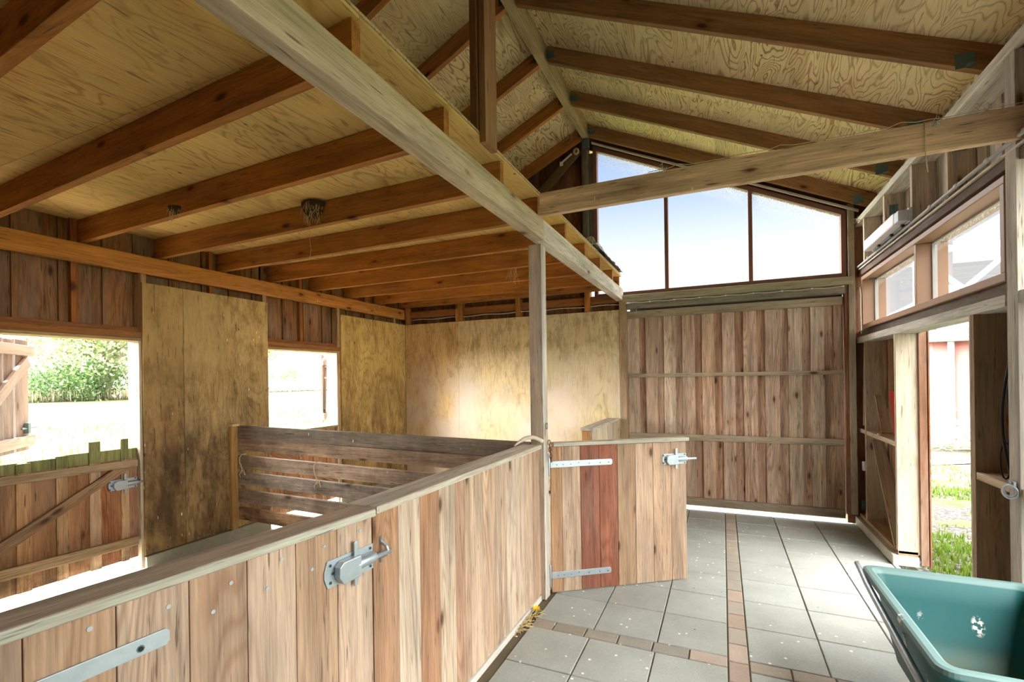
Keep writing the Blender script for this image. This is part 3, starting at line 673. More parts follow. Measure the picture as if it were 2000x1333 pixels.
mb = MB(); mb.box(XR + 0.01, XO, Y0, YB + 0.12, 2.705, 2.79, lin(96, 74, 58)); one('window_lintel', mb, M['timber_old'], 'dark lintel running above the side window', 'lintel', None, 0.003)
for y, w, t in ((2.30, 0.05, 'over the nearer part'), (3.985, 0.05, 'nearest beyond the cross beam'), (4.62, 0.11, 'behind the near end of the lamp'), (5.30, 0.11, 'just past the lamp'), (5.97, 0.10, 'in the far corner')):
    stud('upper_stud', XR, XO - 0.03, y, y + 0.045, 2.79, 3.262, lin(208, 192, 170), 'short stud between lintel and top plate, ' + t, 'studs under the top plate', 'timber_old')
# recessed bays: middle noggins and thin diagonal braces
for y0, y1, t in ((DO[1] + 0.046, 6.0, 'just beyond the doorway'), (6.056, YB + 0.1, 'in the bay next to the sliding door'), (3.302, DO[0] - 0.055, 'on the near side of the doorway'), (3.022, 3.198, 'near the wheelbarrow')):
    mb = MB(); mb.box(XR + 0.002, XO - 0.005, y0, y1, 1.012, 1.055, lin(188, 168, 140)); one('wall_noggin', mb, M['timber_old'], 'flat horizontal noggin at waist height ' + t, 'noggin', 'waist-high noggins', 0.002)
for p0, p1, t in (((XR + 0.10, 6.02, 0.96), (XR + 0.04, 5.12, 0.14), 'below the noggin beyond the doorway'), ((XR + 0.10, 6.28, 1.95), (XR + 0.04, 6.06, 1.1), 'in the corner bay'), ((XR + 0.12, 5.98, 1.42), (XR + 0.12, 5.75, 1.06), 'standing on the noggin beyond the doorway')):
    mb = MB(); mb.beam(p0, p1, 0.022, 0.10, lin(158, 134, 100), up=V((1, 0, 0))); one('wall_brace', mb, M['timber_old'], 'thin diagonal brace board ' + t, 'brace', 'diagonal braces', 0.0)
# perforated angle plates on the upper studs
for y, z in ((3.98, 3.12), (5.30, 3.12), (5.97, 2.98), (5.97, 2.66)):
    mb = MB(); mb.box(XR + 0.035, XR + 0.10, y - 0.004, y, z - 0.045, z + 0.045); mb.cyl((XR + 0.068, y - 0.008, z - 0.02), (XR + 0.068, y - 0.008, z + 0.04), 0.008, 8)
    for a in (0.045, 0.09):
        for b in (-0.034, -0.012, 0.012, 0.034): mb.cyl((XR + a, y - 0.0055, z + b), (XR + a, y - 0.0035, z + b), 0.0035, 6, mat=1)
    wh = {3.98: 'beside the cross beam', 5.30: 'past the lamp'}.get(y, 'in the far corner, %s one' % ('upper' if z > 2.8 else 'lower'))
    one('angle_plate', mb, [M['zinc_dark'], M['black']], 'perforated galvanised angle plate on a stud ' + wh, 'bracket', 'angle plates')
# conduit above the side window
mb = MB(); mb.cyl((XR - 0.01, 2.2, 2.812), (XR - 0.01, 6.18, 2.798), 0.011, 8); cd = one('conduit', mb, M['conduit'], 'grey electrical conduit running above the side window', 'conduit')
for y in (2.6, 3.06, 3.42, 3.8, 4.2, 5.75): mb = MB(); mb.cyl((XR - 0.01, y, 2.81), (XR - 0.01, y + 0.05, 2.81), 0.014, 8); mb.build('conduit_coupling', M['conduit'], cd)
mb = MB(); mb.box(XR - 0.005, XR + 0.008, 2.2, 6.18, 2.765, 2.778, lin(214, 206, 190)); one('cover_strip', mb, M['timber_old'], 'narrow pale strip below the conduit', 'strip')
mb = MB(); mb.box(XR + 0.02, XO - 0.005, 3.31, YB + 0.1, 2.049, 2.117, lin(84, 70, 60)); one('gap_filler', mb, M['timber_old'], 'dark filler strip coloured as the shaded gap between the side window and plate', 'strip')  # filler coloured like the shaded gap, added to stop a light leak
mb = MB(); mb.box(-1.606, -1.546, 6.262, 6.30, 2.99, 4.66, lin(112, 104, 92)); one('cover_board', mb, M['timber_old'], 'narrow grey board between slim post and gable window', 'board')
# lamp
root = thing('strip_lamp', (XR - 0.04, 5.0, 2.86), 'white box-shaped strip lamp mounted above the side window', 'lamp')
mb = MB(); mb.box(XR - 0.10, XR - 0.03, 4.70, 5.58, 2.825, 2.925); mb.build('lamp_cover', M['white_plastic'], root, 0.012)
mb = MB(); mb.box(XR - 0.029, XR - 0.001, 4.60, 5.58, 2.82, 2.93); mb.box(XR - 0.095, XR - 0.03, 4.60, 4.70, 2.83, 2.915); mb.build('lamp_housing', M['grey_plastic'], root, 0.006)
for y in (4.68, 4.95, 5.3): mb = MB(); mb.box(XR - 0.05, XR - 0.03, y, y + 0.03, 2.805, 2.82); mb.build('lamp_clip', M['black'], root)
# side window
root = thing('window_2', (XR, 4.7, WZ0), 'low side window with orange-brown frame over the doorway', 'window'); root['kind'] = 'structure'
mb = MB(); wf = lin(190, 130, 88)
wy0, wy1 = 3.31, 6.10
mb.box(XR - 0.005, XO + 0.03, wy0, wy1, 2.118, 2.165); mb.box(XR - 0.005, XO + 0.03, wy0, wy1, 2.632, 2.672)
for a, b in ((wy0, wy0 + 0.045), (wy1 - 0.05, wy1), (4.575, 4.62)): mb.box(XR - 0.005 if a != 4.575 else XR + 0.005, XO + 0.03, a, b, 2.165, 2.632)
mb.build('window_frame', M['paint_tan'], root, 0.004)
for a, b in ((wy0 + 0.045, 4.575), (4.62, wy1 - 0.05)):
    mb = MB(); N = 10; vs = []; rim = []; fs = []
    for i in range(N + 1):
        y = a + (b - a) * i / N
        for j in range(N + 1):
            z = 2.165 + 0.467 * j / N; vs.append((XR + 0.115, y, z)); d = (2.632 - z) / 0.12; rim.append(max(0, 1 - d) if d < 1 else 0)
    for i in range(N):
        for j in range(N): q = i * (N + 1) + j; fs.append((q, q + N + 1, q + N + 2, q + 1))
    mb.add(vs, fs, vs); mb.rim = rim; mb.build('window_pane', M['glass'], root)
mb = MB()
for a, b in ((wy0 + 0.045, 4.575), (4.62, wy1 - 0.05)):
    mb.box(XR + 0.10, XR + 0.13, a, b, 2.165, 2.177); mb.box(XR + 0.10, XR + 0.13, a, b, 2.62, 2.632); mb.box(XR + 0.10, XR + 0.13, a, a + 0.012, 2.165, 2.632); mb.box(XR + 0.10, XR + 0.13, b - 0.012, b, 2.165, 2.632)
mb.build('glazing_bead', M['conduit'], root)

# ================================================================== stall partition and gates
Z = V((0, 0, 1))
def strap_hinge(par, o, d, n, L, w=0.045, name='strap_hinge', pin=True, flip=1):
    """flat steel strap from the pin at o along d, lying on the face whose outward normal is n"""
    mb = MB(); N = 6; pts = []
    base = o + n * 0.002
    prof = [base + d * 0.0 - Z * w / 2, base + d * (L - w * 0.2) - Z * w / 2, base + d * L - Z * w * 0.28, base + d * L + Z * w * 0.28, base + d * (L - w * 0.2) + Z * w / 2, base + Z * w / 2]
    mb.prism(prof, n * 0.005, d, (0.5, 0.5, 0.5, 1))
    if pin:
        mb.prism([base + d * 0.0 - Z * (w / 2 + .001), base + d * (0.36 * L) - Z * (w / 2 + .001), base + d * (0.36 * L) + Z * (w / 2 + .001), base + Z * (w / 2 + .001)], n * 0.0075, d, (0.5, 0.5, 0.5, 1))
        mb.cyl(o - Z * 0.085 + n * 0.008 - d * 0.012, o + Z * 0.085 + n * 0.008 - d * 0.012, 0.0085, 10)
        mb.prism([o - d * 0.03 - Z * 0.08, o - d * 0.006 - Z * 0.08, o - d * 0.006 + Z * 0.08, o - d * 0.03 + Z * 0.08], n * 0.005, Z, (0.5, 0.5, 0.5, 1))
    h = mb.build(name, M['zinc'], par, 0.0008)
    mb = MB(); ss = (0.1, 0.2, 0.32, 0.45, 0.62, 0.8, 0.94) if pin else (0.12, 0.47, 0.86)
    for s_ in ss:
        c = base + d * (L * s_) + Z * (0.006 if int(s_ * 100) % 2 else -0.003); r_ = 0.0045 if pin else 0.009
        mb.cyl(c + n * 0.005, c + n * (0.0085 if pin else 0.006), r_, 8)
        if not pin: mb.cyl(c + n * 0.006, c + n * 0.0085, 0.0055, 8, mat=1)
    tag(mb.build('screw', [M['zinc_dark'], M['black']], h), kind='stuff'); return h
def slide_bolt(par, o, d, n, L=0.225, hh=0.095, keeper=True):
    """galvanised sliding bolt; o is the end of the plate at the gate edge, d points back along the gate"""
    mb = MB(); b = o + n * 0.001
    mb.prism([b - Z * hh / 2, b + d * (L * 0.94) - Z * hh / 2, b + d * L - Z * hh * 0.12, b + d * L + Z * hh * 0.12, b + d * (L * 0.94) + Z * hh / 2, b + Z * hh / 2], n * 0.003, d, (0.5, 0.5, 0.5, 1))
    lt = mb.build('bolt_latch', M['zinc'], par, 0.0006)
    mb = MB(); c0 = b + n * 0.022
    mb.cyl(c0 + d * -0.075, c0 + d * (L * 0.5), 0.0095, 12); mb.build('bolt_rod', M['zinc'], lt)
    mb = MB()
    mb.tube([b + n * 0.012 + d * 0.002, b + n * 0.014 + d * 0.10], 0.021, 14)       # half-round sleeve
    mb.prism([b + n * 0.004 + d * 0.085 - Z * 0.040, b + n * 0.004 + d * 0.165 - Z * 0.043, b + n * 0.004 + d * 0.185 - Z * 0.015, b + n * 0.004 + d * 0.183 + Z * 0.02, b + n * 0.004 + d * 0.165 + Z * 0.035, b + n * 0.004 + d * 0.085 + Z * 0.036], n * 0.030, d, (0.5, 0.5, 0.5, 1))
    mb.build('bolt_cover', M['zinc'], lt, 0.003)
    mb = MB(); h0 = b + d * 0.095 + n * 0.012
    mb.prism([h0 - Z * 0.075 - d * 0.009, h0 + Z * 0.082 - d * 0.009, h0 + Z * 0.09, h0 + Z * 0.082 + d * 0.009, h0 - Z * 0.075 + d * 0.009], n * 0.006, Z, (0.5, 0.5, 0.5, 1))
    mb.build('bolt_handle', M['zinc'], lt, 0.002)
    mb = MB()
    for a, z in ((0.015, 0.034), (0.015, -0.034), (0.20, 0.03), (0.20, -0.03), (0.19, 0.0)):
        c = b + n * 0.004 + d * a + Z * z; mb.cyl(c, c + n * 0.0015, 0.006, 8); mb.cyl(c + n * 0.0015, c + n * 0.002, 0.0035, 6, mat=1)
    tag(mb.build('screw', [M['zinc_dark'], M['black']], lt), kind='stuff')
    return lt
def gate(name, o, d, n, ss, cols, z0, z1, label, cap=(0.118, 0.03), caps=(0.0, 0.0), thick=0.022, nails=True):
    """boarded half-height gate in the vertical plane through o along d; n faces the aisle"""
    root = thing(name, o, label, 'gate'); back = -n
    mb = MB()
    for i in range(len(ss) - 1):
        a, b = ss[i] + 0.0012, ss[i + 1] - 0.0012
        mb.frame_box(o + d * a + Z * z0 + back * thick, Z, d, n, z1 - z0 + (R() - .5) * .004, b - a, thick, cols[i % len(cols)])
    bd = mb.build('boarding', M['board'], root, 0.002)
    L0, L1 = ss[0], ss[-1]
    for z in (z0 + 0.12, z1 - 0.10): mb = MB(); mb.frame_box(o + d * (L0 + 0.01) + Z * z + back * (thick + 0.045), d, Z, n, L1 - L0 - 0.02, 0.095, 0.044, GREYT); mb.build('cross_rail', M['timber_old'], root, 0.002)
    mb = MB(); cw, ch = cap
    mb.frame_box(o + d * (L0 + caps[0]) + Z * (z1 + 0.001) + n * 0.014 - n * cw, d, -back if False else n, Z, L1 - L0 + caps[1] - caps[0], cw, ch, lin(184, 166, 146))
    mb.frame_box(o + d * (L0 + caps[0] + 0.001) + Z * (z1 + 0.004) + n * 0.0145, d, Z, n, L1 - L0 + caps[1] - caps[0] - 0.002, ch - 0.004, 0.004, lin(190, 192, 172))
    mb.build('cap_board', M['timber_old'], root, 0.004)
    return root, bd
# near gate (slightly ajar)
d1 = V((-0.098, -0.995, 0)).normalized(); n1 = V((0.995, -0.098, 0)).normalized()
tan = [lin(188, 164, 140), lin(182, 152, 122), lin(190, 166, 142), lin(176, 146, 118), lin(188, 164, 140), lin(186, 154, 122), lin(176, 150, 126), lin(184, 156, 128), lin(188, 162, 134)]
o1 = V((-1.246, 1.452, 0))
g1, _b = gate('stall_gate', o1, d1, n1, [0.0, 0.165, 0.33, 0.492, 0.65, 0.81, 0.97, 1.13, 1.29], tan, 0.05, 1.118, 'near board gate with a sliding bolt, closing the first stall', caps=(-0.006, 0.0))
slide_bolt(g1, o1 + Z * 0.968 + n1 * 0.001, d1, n1)
strap_hinge(g1, o1 + d1 * 1.16 + Z * 0.995, -d1, n1, 0.46, 0.042, pin=False)
mb = MB()
for i in range(8):
    for k, dz in enumerate((1.085, 1.02)):
        c = o1 + d1 * (0.06 + 0.16 * i + 0.05 * k) + Z * (dz - 0.02 * R()); mb.cyl(c, c + n1 * 0.002, 0.006, 8)
tag(mb.build('nail', M['zinc'], _b), kind='stuff')
# fixed partition
root = thing('stall_partition', (-1.30, 2.4, 0.0), 'fixed half-height board partition between the near gate and the worn post', 'partition')
mb = MB(); ys = [1.462, 1.619, 1.776, 1.933, 2.082, 2.175, 2.235, 2.39, 2.548, 2.625, 2.701, 2.853, 3.002, 3.154, 3.309, 3.372]
cs = [lin(168, 130, 96), lin(190, 174, 152), lin(160, 120, 88), lin(188, 170, 146), lin(164, 132, 106), lin(176, 150, 124), lin(186, 162, 136), lin(180, 154, 128), lin(170, 150, 128), lin(182, 158, 132), lin(190, 172, 150), lin(184, 166, 142), lin(178, 154, 130), lin(164, 138, 112), lin(168, 144, 122)]
for i in range(len(ys) - 1): mb.box(-1.272, -1.25, ys[i] + 0.001, ys[i + 1] - 0.001, 0.045, 1.122, cs[i], ax=2)
mb.build('boarding', M['board'], root, 0.002)
mb = MB(); mb.box(-1.318, -1.273, 1.47, 3.29, 0.98, 1.12, GREYT); mb.build('cross_rail', M['timber_old'], root, 0.002); mb = MB(); mb.box(-1.318, -1.273, 1.47, 3.29, 0.10, 0.24, GREYT); mb.build('cross_rail', M['timber_old'], root, 0.002); mb = MB(); mb.box(-1.318, -1.273, 1.47, 1.54, 0.24, 0.98, lin(150, 110, 76), ax=2); mb.build('end_post', M['timber_old'], root, 0.002)
mb = MB(); mb.box(-1.385, -1.234, 1.470, 3.298, 1.123, 1.152, lin(204, 196, 180)); mb.box(-1.2395, -1.232, 1.478, 3.36, 1.128, 1.1505, lin(198, 194, 172)); mb.build('cap_board', M['timber_old'], root, 0.004)
mb = MB(); k0 = V((-1.25, 1.505, 0.975))
mb.tube([k0 + Z * 0.052, k0 + Z * 0.03 + V((0.004, 0, 0)), k0 + Z * 0.018 + V((0.03, 0, 0)), k0 + V((0.037, 0, 0)), k0 - Z * 0.018 + V((0.03, 0, 0)), k0 - Z * 0.03 + V((0.004, 0, 0)), k0 - Z * 0.05], 0.0075, 8)
mb.build('bolt_keeper', M['zinc'], root)
# red-brown gate standing open into the aisle
d2 = V((0.817, 0.577, 0)).normalized(); n2 = V((0.577, -0.817, 0)).normalized(); o2 = V((-1.205, 3.408, 0))
c2 = [lin(172, 134, 98), lin(184, 160, 134), lin(136, 82, 60), lin(144, 90, 66), lin(158, 130, 100), lin(182, 156, 130), lin(178, 150, 122), lin(170, 144, 120), lin(162, 130, 102)]
g2, _ = gate('stall_gate', o2, d2, n2, [0.004, 0.09, 0.24, 0.394, 0.545, 0.695, 0.845, 1.002, 1.136], c2, 0.016, 1.124, 'board gate with two dark red-brown boards, standing open into the aisle', cap=(0.075, 0.028), caps=(0.02, 0.02))
strap_hinge(g2, o2 + Z * 0.990 + d2 * 0.0, d2, n2, 0.50, 0.046); strap_hinge(g2, o2 + Z * 0.148, d2, n2, 0.48, 0.046)
slide_bolt(g2, o2 + d2 * 1.136 + Z * 0.985, -d2, n2, L=0.21, hh=0.085)
# short partition against the back wall
root = thing('stall_partition', (-1.30, 5.5, 0.0), 'short half-height partition beside the back plywood wall', 'partition')
mb = MB(); y = 4.86
while y < 6.15: mb.box(-1.27, -1.25, y + 0.001, y + 0.119, 0.05, 1.09, jit(lin(200, 186, 162), 0.06, 0.02), ax=2); y += 0.12
mb.build('boarding', M['board'], root, 0.0015)
mb = MB(); mb.box(-1.36, -1.271, 4.862, 4.93, 0.05, 1.088, lin(190, 140, 84), ax=2); mb.box(-1.34, -1.272, 4.95, 6.14, 0.95, 1.08, GREYT); mb.build('end_post', M['timber'], root, 0.002)
mb = MB(); mb.box(-1.375, -1.238, 4.845, 6.165, 1.092, 1.122, lin(206, 200, 184)); mb.build('cap_board', M['timber_old'], root, 0.003)

# curved peg, chain, dandelion, straw
mb = MB(); pts = []
for i in range(15):
    t = i / 14; pts.append((-1.36 + 0.14 * t, 3.09 + 0.195 * t + 0.0, 1.168 + 0.05 * math.sin(math.pi * t * 0.92)))
mb.tube(pts, [0.006 + 0.010 * min(1, 3 * t_ / 14) for t_ in range(15)], 8); one('curved_peg', mb, M['horn'], 'curved pale horn-like hook lying on the partition cap at the post', 'hook')
root = thing('chain', (-1.205, 3.36, 1.05), 'short rusty chain hanging at the hinge corner of the open gate', 'chain')
for i in range(6):
    mb = MB(); c = V((-1.192 + 0.003 * i, 3.355 + 0.004 * (i % 2), 1.165 - 0.026 * i)); a = V((0.35, -0.6, 0)).normalized() if i % 2 else V((0.8, 0.6, 0)).normalized()
    mb.tube([c + a * (0.010 * math.cos(q)) + Z * (0.019 * math.sin(q)) for q in [k * math.pi / 6 for k in range(12)]], 0.0035, 6, closed=True); mb.build('link', M['rust'], root)
mb = MB(); fc = V((-1.218, 3.105, 0.02))
for i in range(18):
    a = i * 2 * math.pi / 18; mb.beam(fc, fc + V((0.026 * math.cos(a), 0.026 * math.sin(a), 0.012 + 0.004 * (i % 3))), 0.008, 0.002, lin(236, 206, 20))
mb.cyl(fc - Z * 0.02, fc, 0.003, 6)
M['yellow'] = plain('dandelion_yellow', (232, 200, 24), 0.7, 0, 0.1, 60)
one('dandelion', mb, M['yellow'], 'small yellow dandelion in the gap under the partition', 'flower')
def straw_mass(name, c, spread, n, label, r=0.0016, L=(0.03, 0.08), mat='straw', flat=0.25):
    mb = MB()
    for i in range(n):
        p = V(c) + V((random.gauss(0, spread[0]), random.gauss(0, spread[1]), abs(random.gauss(0, spread[2])))); a = R() * 6.28; l = L[0] + (L[1] - L[0]) * R(); e = (R() - 0.5) * flat * 2
        mb.tube([p, p + V((math.cos(a) * l, math.sin(a) * l, e * l))], r, 4)
    return one(name, mb, M[mat], label, 'straw', None, 0, 'stuff')
straw_mass('straw', (-1.222, 2.97, 0.004), (0.012, 0.09, 0.006), 90, 'wisps of straw in the gap under the partition')
straw_mass('straw_litter', (-2.9, 4.7, 0.035), (0.42, 0.4, 0.01), 420, 'thin scattered straw on the stall floor', L=(0.05, 0.14))

# ================================================================== rail divider between the stalls
root = thing('rail_divider', (-2.95, 3.32, 0.0), 'grimy six-rail divider crossing between the two stalls', 'fence')
zz = [(1.085, 0.122), (0.960, 0.118), (0.774, 0.128), (0.606, 0.128), (0.426, 0.128), (0.250, 0.122)]
rc = [lin(140, 128, 112), lin(176, 148, 120), lin(184, 160, 136), lin(168, 154, 138), lin(160, 140, 120), lin(180, 142, 106)]
for i, (z, h) in enumerate(zz):
    mb = MB(); xa, xb = -4.55, -1.322; sl = -0.013
    mb.prism([(xa, 3.302, z), (xb, 3.302, z + sl * (xb - xa)), (xb, 3.302, z + h + sl * (xb - xa)), (xa, 3.302, z + h)], (0, 0.045, 0), (1, 0, 0), rc[i]); mb.build('rail', M['rail_dirty'], root, 0.003)
mb = MB(); mb.box(-4.588, -4.548, 3.23, 3.30, 0.155, 1.205, lin(178, 140, 80), ax=2); mb.box(-4.545, -4.50, 3.26, 3.30, 0.155, 1.205, lin(168, 126, 72), ax=2) if False else None; mb.build('divider_post', M['timber'], root, 0.003)
mb = MB(); mb.box(-4.60 + 0.016, -4.52, 3.22, 3.30, 1.206, 1.226, lin(200, 180, 120)); mb.build('post_cap', M['timber'], root, 0.002)
def twine_loop(x, z0, z1, label, tail=True):
    mb = MB(); y = 3.294
    pts = [(x + 0.04, y + 0.03, z0 + 0.012), (x + 0.02, y - 0.004, z0 + 0.012), (x - 0.005, y - 0.010, z0 - 0.02), (x - 0.008, y - 0.008, z0 - 0.07), (x + 0.015, y - 0.010, z1 + 0.05), (x + 0.035, y - 0.010, z1 + 0.005), (x + 0.03, y - 0.012, z1 - 0.03), (x + 0.055, y - 0.012, z1 + 0.004), (x + 0.07, y - 0.008, z1 - 0.05)]
    mb.tube(pts, 0.005, 6); mb.tube([(x + 0.035, y - 0.012, z1), (x + 0.0, y - 0.016, z1 - 0.045), (x + 0.012, y - 0.012, z1 - 0.08)], 0.004, 6)
    return one('twine_loop', mb, M['twine'], label, 'twine', 'twine loops on the rails')
twine_loop(-4.50, 0.905, 0.76, 'pale twine loop tied round the rails next to the wall post')
twine_loop(-3.48, 0.885, 0.72, 'pale twine loop tied round the rails halfway along the divider')

# ================================================================== stable doors in the field-side wall
root = thing('stable_door', (-4.65, 1.93, 0.1), 'closed lower half-door with mossy chewed board tops and one diagonal', 'door')
mb = MB(); ye = [1.40, 1.47, 1.66, 1.745, 1.885, 1.955, 2.092, 2.171, 2.311, 2.37, 2.425]; cc = [lin(176, 136, 94), lin(166, 128, 86), lin(186, 146, 100), lin(160, 118, 76), lin(192, 156, 112), lin(168, 122, 80), lin(188, 156, 120), lin(168, 112, 70), lin(194, 162, 122), lin(172, 126, 94)]
for i in range(len(ye) - 1):
    tall = 1.185 if i in (6, 8) else 1.10 + 0.012 * (R() - 0.5) - 0.015 * (i < 4); x = -4.668 if i % 2 else -4.652; zt = 1.01
    e = 0.016 if i % 2 else -0.002; mb.box(x, x + 0.013, ye[i] - e, ye[i + 1] + e, 0.145 + 0.01 * R(), zt, cc[i], ax=2)
    mb.box(x, x + 0.013, ye[i] - e, ye[i + 1] + e, zt, tall, lin(150, 152, 96), ax=2, mat=1)
mb.build('boarding', [M['board_dirty'], M['mossy']], root, 0.001)
for (za, zb, h) in ((0.945, 0.940, 0.060), (0.286, 0.265, 0.078)):
    mb = MB(); mb.prism([(-4.632, 1.40, za), (-4.632, 2.42, zb), (-4.632, 2.42, zb + h), (-4.632, 1.40, za + h)], (0.028, 0, 0), (0, 1, 0), lin(164, 140, 104)); mb.build('rail', M['board_old'], root, 0.003)
mb = MB(); mb.prism([(-4.631, 1.40, 0.355), (-4.631, 1.40, 0.455), (-4.631, 2.24, 0.940), (-4.631, 2.37, 0.940)], (0.027, 0, 0), (0, 0.86, 0.5), lin(160, 130, 92)); mb.build('diagonal_brace', M['board_old'], root, 0.003)
slide_bolt(root, V((-4.632, 2.425, 0.806)), V((0, -1, 0)), V((1, 0, 0)), L=0.21, hh=0.085)
root = thing('stable_door', (-4.65, 4.23, 0.1), 'closed lower half-door behind the rail divider, board tops under a flat cap', 'door')
mb = MB(); y = 3.72; k = 0
while y < 4.74:
    w = 0.14 if k % 2 == 0 else 0.075; x = -4.668 if k % 2 else -4.652; e = 0.015 if k % 2 else -0.002
    mb.box(x, x + 0.013, y - e, min(4.75, y + w + e), 0.13, 1.055, jit(lin(188, 138, 92), 0.12, 0.03), ax=2); y += w; k += 1
mb.build('boarding', M['board_dirty'], root, 0.001)
mb = MB(); mb.box(-4.70, -4.60, 3.72, 4.75, 1.057, 1.082, lin(158, 146, 96)); mb.build('cap_board', M['timber_old'], root, 0.002)
mb = MB(); mb.beam((-4.617, 3.76, 0.88), (-4.617, 4.72, 0.36), 0.026, 0.09, lin(160, 116, 74)); mb.build('diagonal_brace', M['board_old'], root, 0.002)
for z in (0.25, 0.92): mb = MB(); mb.box(-4.632, -4.606, 3.73, 4.74, z, z + 0.08, lin(160, 120, 80)); mb.build('rail', M['board_old'], root, 0.002)
def open_leaf(o, d, w, z0, z1, label, dark_gap=True, bolt=True):
    n = V((-d.y, d.x, 0)) * -1
    if n.dot(V((0, 0, 0)) - o) < 0: n = -n
    root = thing('stable_door', o + Z * z0, label, 'door'); mb = MB()
    ss = [0.02, 0.17, 0.31, 0.45, 0.60, 0.78] ; ww = [0.145, 0.135, 0.135, 0.145, 0.10, 0.0]
    for s_, w_ in ((0.02, 0.15), (0.175, 0.14), (0.32, 0.15), (0.475, 0.15), (0.64, 0.14), (w - 0.21, 0.205)):
        if s_ + w_ > w: continue
        mb.frame_box(o + d * s_ + Z * z0 - n * 0.024, Z, d, n, z1 - z0 + 0.01 * R(), w_, 0.022, jit(lin(104, 102, 98), 0.08, 0.01))
    mb.build('boarding', M['timber_old'], root, 0.001)
    for z in (z0 + 0.035, z1 - 0.125):
        mb = MB(); mb.frame_box(o + d * 0.0 + Z * z, d, Z, n, w + 0.035, 0.09, 0.028, lin(132, 130, 126)); mb.build('rail', M['timber_old'], root, 0.004)
    mb = MB(); a = o + d * (w - 0.06) + Z * (z1 - 0.17) + n * 0.015; b = o + d * 0.06 + Z * (z0 + 0.15) + n * 0.015
    ax = (b - a); L = ax.length; ax.normalize(); q = ax.cross(n).normalized(); mb.frame_box(a - q * 0.05 - n * 0.014, ax, q, n, L, 0.095, 0.028, lin(128, 126, 122)); mb.build('diagonal_brace', M['timber_old'], root, 0.004)
    if bolt:
        mb = MB(); c = o + d * (w - 0.17) + Z * (z0 + 0.19) + n * 0.018; mb.cyl(c, c + d * 0.24, 0.008, 10); mb.prism([c + d * 0.07 - Z * 0.045 - n * .014, c + d * 0.11 - Z * 0.045 - n * .014, c + d * 0.11 + Z * 0.045 - n * .014, c + d * 0.07 + Z * 0.045 - n * .014], n * 0.03, Z, (.5, .5, .5, 1)); mb.build('bolt_latch', M['zinc_dark'], root, 0.002)
    return root
open_leaf(V((-4.79, 1.40, 0)), V((-0.748, 0.663, 0)).normalized(), 1.03, 1.09, 2.03, 'weathered grey upper half-door swung open outside the near opening')
r2 = open_leaf(V((-4.83, 4.72, 0)), V((-0.692, 0.722, 0)).normalized(), 0.95, 1.10, 2.0, 'upper half-door swung open outside the second opening, seen edge on', bolt=False)
mb = MB()
for z in (1.2, 1.9): mb.box(-4.84, -4.80, 4.62, 4.70, z - 0.035, z + 0.035)
mb.build('hinge', M['zinc'], r2)

# ================================================================== nests, wisps, odds and ends
def nest(name, c, r, h, label, n=120, wall=V((0, -1, 0))):
    mb = MB(); c = V(c); N = 18; K = 7; vs = []
    for j in range(K + 1):
        t = j / K; rr = r * (math.sin((0.12 + 0.88 * t) * math.pi / 2) ** 0.8)
        for i in range(N):
            a = math.pi * i / (N - 1); p = V((-math.cos(a) * rr, -math.sin(a) * rr * 0.85, -h * (1 - t)))
            p *= 1 + 0.12 * noise.noise(p * 40); vs.append(c + p)
    fs = [(j * N + i, j * N + i + 1, (j + 1) * N + i + 1, (j + 1) * N + i) for j in range(K) for i in range(N - 1)]
    b = len(mb.v); mb.add(vs, fs, vs, smooth=True)
    top = [c + V((-math.cos(math.pi * i / (N - 1)) * r * 0.8, -math.sin(math.pi * i / (N - 1)) * r * 0.68, -h * 0.25)) for i in range(N)]
    mb.add(vs[-N:] + top, [(i, i + 1, N + i + 1, N + i) for i in range(N - 1)] + [tuple(range(N, 2 * N))], vs[-N:] + top)
    root = one(name, mb, M['nest'], label, 'nest', 'swallow nests')
    mb = MB()
    for i in range(n):
        a = math.pi * (0.05 + 0.9 * R()); t = R(); p = c + V((-math.cos(a) * r * (.5 + .5 * t), -math.sin(a) * r * 0.85 * (.5 + .5 * t), -h * (1 - t) * 0.98)); l = 0.02 + 0.05 * R()
        q = p + V(((R() - .5) * l, -0.3 * l * R(), -l * (0.6 + 0.6 * R()))); mb.tube([p, (p + q) / 2 + V(((R() - .5) * .01, 0, 0)), q], 0.0011, 4)
    tag(mb.build('straw_ends', M['straw'], root), kind='stuff'); return root
nest('swallow_nest', (-2.71, 2.597, 2.945), 0.10, 0.115, 'large mud and straw swallow nest on the side of a loft joist')
nest('swallow_nest', (-3.355, 2.018, 2.835), 0.055, 0.05, 'small beginnings of a mud nest on the joist in front of the big nest', 30)
def wisp(pts, label, r=0.0013, name='hanging_wisp', mat='twine'):
    mb = MB(); mb.tube(pts, r, 4); return one(name, mb, M[mat], label, 'wisp', None)
wisp([(-2.72, 2.56, 2.80), (-2.725, 2.555, 2.70), (-2.715, 2.56, 2.60), (-2.73, 2.555, 2.52)], 'thin strand hanging below the big swallow nest')
mb = MB()
for i in range(14):
    p = V((-1.95 + 0.03 * random.gauss(0, 1), 4.49, 2.80)); mb.tube([p, p + V(((R() - .5) * 0.05, -0.01, -0.05 - 0.05 * R())), p + V(((R() - .5) * 0.08, -0.01, -0.10 - 0.10 * R()))], 0.0012, 4)
one('straw_wisp', mb, M['twine'], 'small tuft of straw hanging from a joist behind the post', 'straw', None, 0, 'stuff')
